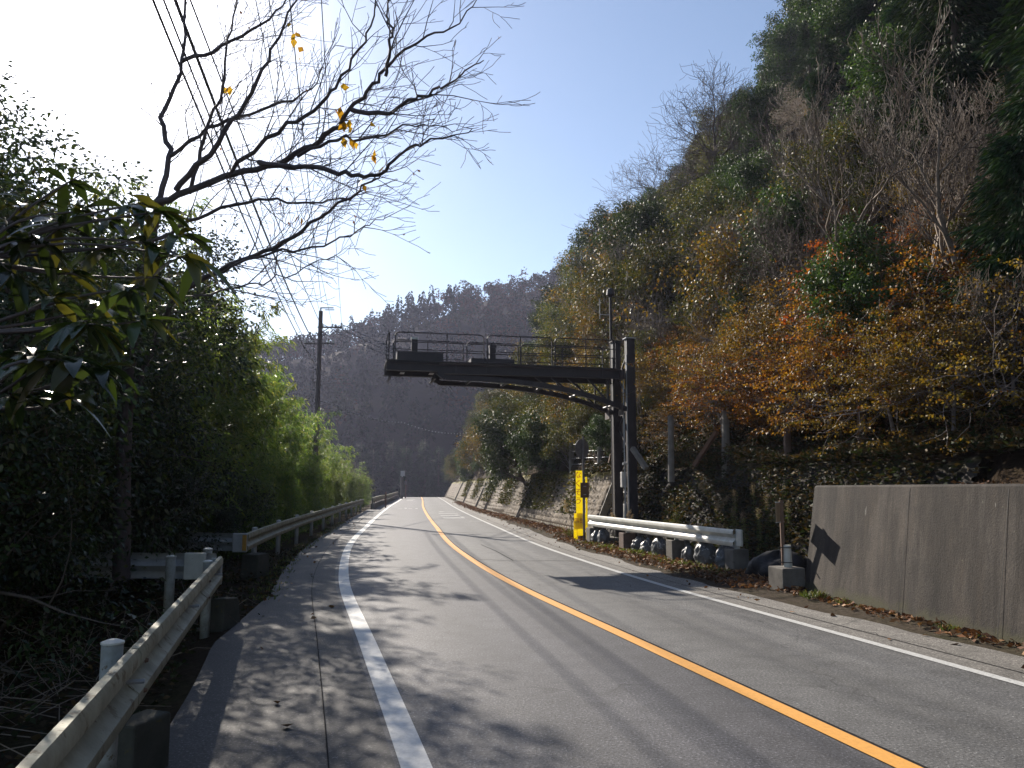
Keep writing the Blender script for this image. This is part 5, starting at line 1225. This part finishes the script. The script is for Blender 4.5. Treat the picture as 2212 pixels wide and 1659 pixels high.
n = 2600; y = 12 + 3 * rng.random(n); u = 4.4 + rng.random(n) * .8; l6 = np.stack([Xc(14.) + u, y + 1.6, .02 + rng.random(n) * .05], -1)
allp = np.concatenate([l1, l2, l3, l4, l5, l6]); scatter('fallen_leaves', allp, rng.uniform(.05, .12, len(allp)), rng.uniform(.03, .07, len(allp)), M['litter'], 2, -1, 'drift of brown fallen leaves along the wall foot and road edge', 'fallen leaves', 0)
# dark ground beside the near rail: dead leaves, stems, low greens
n = 26000; y = 2.0 + 22 * rng.random(n) ** 1.3; u = -4.3 - rng.random(n) ** 1.2 * 12; x = Xc(y) + u; ok = ~((y < 11.2) & (x > -1.0 - .28 * y)); x, y = x[ok], y[ok]
c = smooth_noise(x, y, .8, 12); pts = np.stack([x, y, Hleft(x, y) + .01 + np.maximum(0, c - .4) * rng.random(len(x)) * .5], -1)
scatter('undergrowth', pts, rng.uniform(.05, .13, len(x)), rng.uniform(.02, .06, len(x)), M['under'], 3, .5, 'dark carpet of dead leaves and low weeds beyond the near guard rail', 'undergrowth')
m = MB(); rr = random.Random(3)
for _ in range(420):
    y = rr.uniform(2.5, 14); x = float(Xc(y)) - 4.9 - rr.random() * 5
    if x > -1.3 - .28 * y and y < 11: continue
    z = float(Hleft(x, y)); a = rr.uniform(0, 6.28); L = rr.uniform(.3, 1.3); h = rr.uniform(0, .35)
    m.tube([(x, y, z + .01), (x + math.cos(a) * L * .5, y + math.sin(a) * L * .5, z + h + .05), (x + math.cos(a + .3) * L, y + math.sin(a + .3) * L, z + rr.uniform(.02, h + .05))], [.006, .004, .002], 3, cap=False)
m.build('twig_litter', M['twig'], kind='stuff', label='pale dead twigs strewn on the dark ground beyond the near rail', category='twigs')
# grass and moss tufts: rail foot by the sandbags, road edges
gp = []; rng = np.random.default_rng(21)
def tuft(x, y, z, n, r, h):
    a = rng.random((n, 2)) - .5; gp.append(np.stack([x + a[:, 0] * r, y + a[:, 1] * r, np.full(n, z), np.full(n, h)], -1))
for f in np.linspace(-.02, .98, 34):
    q = a5 + (b5 - a5) * f - n5 * rng.uniform(.05, .45); tuft(q.x, q.y, .0, int(rng.integers(25, 90)), .38, rng.uniform(.05, .14))
for y in np.arange(4, 13, .8): tuft(float(Xc(y)) + float(toe(y)) - .06, y, .0, int(rng.integers(4, 26)), .18, .05)
tuft(4.75, 12.9, 0, 160, .35, .13); tuft(4.95, 12.3, 0, 60, .25, .08); tuft(5.35, 10.1, 0, 60, .25, .08)
for y in np.arange(13, 40, .9): tuft(float(Xc(y)) - 4.35, y, -.02, int(rng.integers(15, 60)), .5, .08)
for y in np.arange(30, 60, 2.2): tuft(float(Xc(y)) + float(toe(y)) - .1, y, 0, int(rng.integers(10, 60)), .4, .14)
gp = np.concatenate(gp); n = len(gp); D = rng.normal(size=(n, 3)) * [.55, .55, .2] + [0, 0, 1]; V, Fq = leaf_quads(gp[:, :3], D, gp[:, 3] * rng.uniform(.6, 1.4, n), np.full(n, .014), rng, .1)
link('grass', mesh_from('grass', V, Fq, M['weed'], False, rng.random(n) * .999), kind='stuff', label='low grass and weeds along the rail foot and road edges', category='grass')

iv = np.random.default_rng(88); ip = []
for (yc_, zc_, r_, n_) in ((26.5, 1.9, .9, 900), (24.5, 1.6, 1.0, 1100), (22.4, 1.2, 1.1, 1300), (20.6, 1.9, 1.0, 1000), (18.8, 1.3, 1.2, 1500), (17.2, 1.8, .9, 1200), (16.0, 1.1, 1.1, 1500), (14.8, 1.7, .9, 1200), (13.2, 1.9, 1.0, 900), (21.5, .4, 1.3, 900), (17.6, .4, 1.5, 1300)):
    yy_ = yc_ + iv.normal(size=n_) * r_ * .6; zz_ = np.clip(zc_ + iv.normal(size=n_) * .45, .02, 2.3); ip.append(np.stack([Xc(yy_) + np.interp(yy_, [7, 14, 28], [5.0, 5.55, 5.3]) + zz_ / 2.25 * .95 - .05 - iv.random(n_) * .14, yy_, zz_], -1))
ip = np.concatenate(ip); scatter('undergrowth', ip, iv.uniform(.06, .14, len(ip)), iv.uniform(.03, .07, len(ip)), M['under'], 12, .3, 'dark creeper leaves hanging over the lozenge wall', 'creeper')
bp = []
for (yc_, n_) in ((32, 1300), (37.5, 1800), (41, 1800), (49, 2200), (58, 1800), (69, 1600), (84, 1500)):
    yy_ = yc_ + iv.normal(size=n_) * (.5 + yc_ * .016); dz_ = iv.random(n_) ** 1.6 * 1.7; bp.append(np.stack([Xc(yy_) + toe(yy_) + (2.3 - dz_) / 2.3 * 1.0 - .06 - iv.random(n_) * .22, yy_, 2.36 - dz_], -1))
bp = np.concatenate(bp); scatter('undergrowth', bp, iv.uniform(.08, .18, len(bp)), iv.uniform(.04, .09, len(bp)), M['olive'], 13, .3, 'creepers trailing in dark tongues down the long block wall', 'creeper')
# tall roadside weeds behind the white rail, one object each
def goldenrod(x, y, h, lab, seed):
    rng = np.random.default_rng(seed); T = empty('weed_plant', (x, y, 0), label=lab, category='weed'); m = MB(); C = []; D = []
    lean = rng.normal(size=2) * .07; m.tube([(0, 0, 0), (lean[0] * .5, lean[1] * .5, h * .5), (lean[0], lean[1], h)], [.008, .006, .003], 4, cap=False); m.build('stem', M['weed_stem'], T)
    n = 230; t = .12 + .80 * rng.random(n); a = rng.uniform(0, 6.28, n); c = np.stack([lean[0] * t, lean[1] * t, h * t], -1); d = np.stack([np.cos(a), np.sin(a), np.full(n, .35)], -1)
    V, Fq = leaf_quads(c, d, .13 * (1.1 - t * .6) * rng.uniform(.7, 1.2, n), np.full(n, .02), rng, .35); link('leaves', mesh_from('leaves', V, Fq, M['weed'], False, rng.random(n) * .999), T)
    n = 150; t = .86 + .16 * rng.random(n); c = np.stack([lean[0] * t, lean[1] * t, h * t], -1) + rng.normal(size=(n, 3)) * [.03, .03, .01]; V, Fq = leaf_quads(c, rng.normal(size=(n, 3)), .03, .012, rng, 0)
    link('seed_head', mesh_from('seed_head', V, Fq, M['plume'], False, rng.random(n) * .999), T)
M['weed_stem'] = simple('weed_stem', (.16, .13, .06), (.1, .08, .04), .8, 5, bumps=0)
for i, (px, pt, Y) in enumerate(((1592, 1062, 17.6), (1628, 1052, 17.8), (1660, 1072, 17.2), (1697, 1048, 16.6), (1705, 1085, 16.2), (1612, 1110, 17.0), (1578, 1098, 17.8), (1642, 1100, 16.8))):
    p = P(px, pt, Y); goldenrod(p.x, Y, p.z, '%s green weed stalk between the white rail and the concrete wall' % ords[sorted([1592, 1628, 1660, 1697, 1705, 1612, 1578, 1642]).index(px)], 60 + i)
def pampas(x, y, hs, lab, seed, nb=140):
    rng = np.random.default_rng(seed); T = empty('plume_grass', (x, y, 0), label=lab, category='grass'); C = rng.normal(size=(nb, 3)) * [.08, .08, 0]; D = rng.normal(size=(nb, 3)) * [.45, .45, 0] + [0, 0, 1]; hh = max(hs)
    V, Fq = leaf_quads(C, D, rng.uniform(.4, .95, nb) * hh * .75, np.full(nb, .018), rng, .35); link('blades', mesh_from('blades', V, Fq, M['weed'], False, rng.random(nb) * .999), T); m = MB(); Cp = []; Dp = []
    for h in hs:
        a = rng.uniform(0, 6.28); q = np.array([math.cos(a) * .25, math.sin(a) * .1, h]); m.tube([(0, 0, 0), Vector(q * [.4, .4, .6]), Vector(q)], [.006, .005, .003], 4, cap=False); k = 130
        t = rng.random(k); bend = np.array([math.cos(a) * .12, 0, -.03]); Cp.append(q - np.array([0, 0, .16]) + t[:, None] * (np.array([0, 0, .2]) + bend) + rng.normal(size=(k, 3)) * .02); Dp.append(rng.normal(size=(k, 3)) * .4 + [math.cos(a) * .8, 0, .3])
    m.build('stems', M['weed_stem'], T); V, Fq = leaf_quads(np.concatenate(Cp), np.concatenate(Dp), .07, .012, rng, .3); link('plumes', mesh_from('plumes', V, Fq, M['plume'], False, rng.random(len(V) // 4) * .999), T)
p = P(1545, 1100, 19); pampas(p.x, 19, [1.78, 1.5, 1.35, 1.4], 'arching plume grass with pale seed heads behind the end of the white rail', 81)
p = P(1590, 1150, 17.4); pampas(p.x, 17.4, [.95, .8], 'short plume grass nodding beside the rail end plate', 82, 80)
p = P(1238, 1090, 27); pampas(p.x, 27.2, [1.25, 1.05, 1.3], 'small plume grass beside the yellow board', 83, 60)
p = P(1350, 1100, 23.5); pampas(p.x, 23.6, [.95, 1.0, .9], 'dry plume grass behind the rail at the gantry foot', 84, 60)
for i, (px, Y, s, k) in enumerate(((1640, 19.5, .34, 'olive'), (1700, 17.6, .28, 'gold'), (1735, 16.4, .25, 'olive'), (1480, 21.5, .22, 'olive'), (1580, 20.0, .26, 'gold'))):
    p = P(px, 1180, Y); plant(k, (p.x, Y, 0), s, i * 1.1, i, None, label='%s low bush in the dark recess behind the white rail' % ords[[3, 4, 4, 0, 1][i] if i != 2 else 5] if i != 0 else 'third low bush in the dark recess behind the white rail')
# ------------------------------------------------------------------ haze
def haze_box():
    m, n, b = mat_new('haze_air'); n.nodes.remove(b); v = nd(n, "ShaderNodeVolumePrincipled"); v.inputs['Color'].default_value = HAZE_COL; v.inputs['Density'].default_value = HAZE_D; v.inputs['Anisotropy'].default_value = .4
    n.links.new(v.outputs[0], n.nodes["Material Output"].inputs['Volume']); mb = MB(); mb.box((0, 0, 0), (1900, 1750, 170)); o = mb.build('haze', m, kind='stuff', label='thin bluish winter haze filling the valley', category='haze'); o.location = (0, 555, 69.5)
if HAZE_D > 0: haze_box()
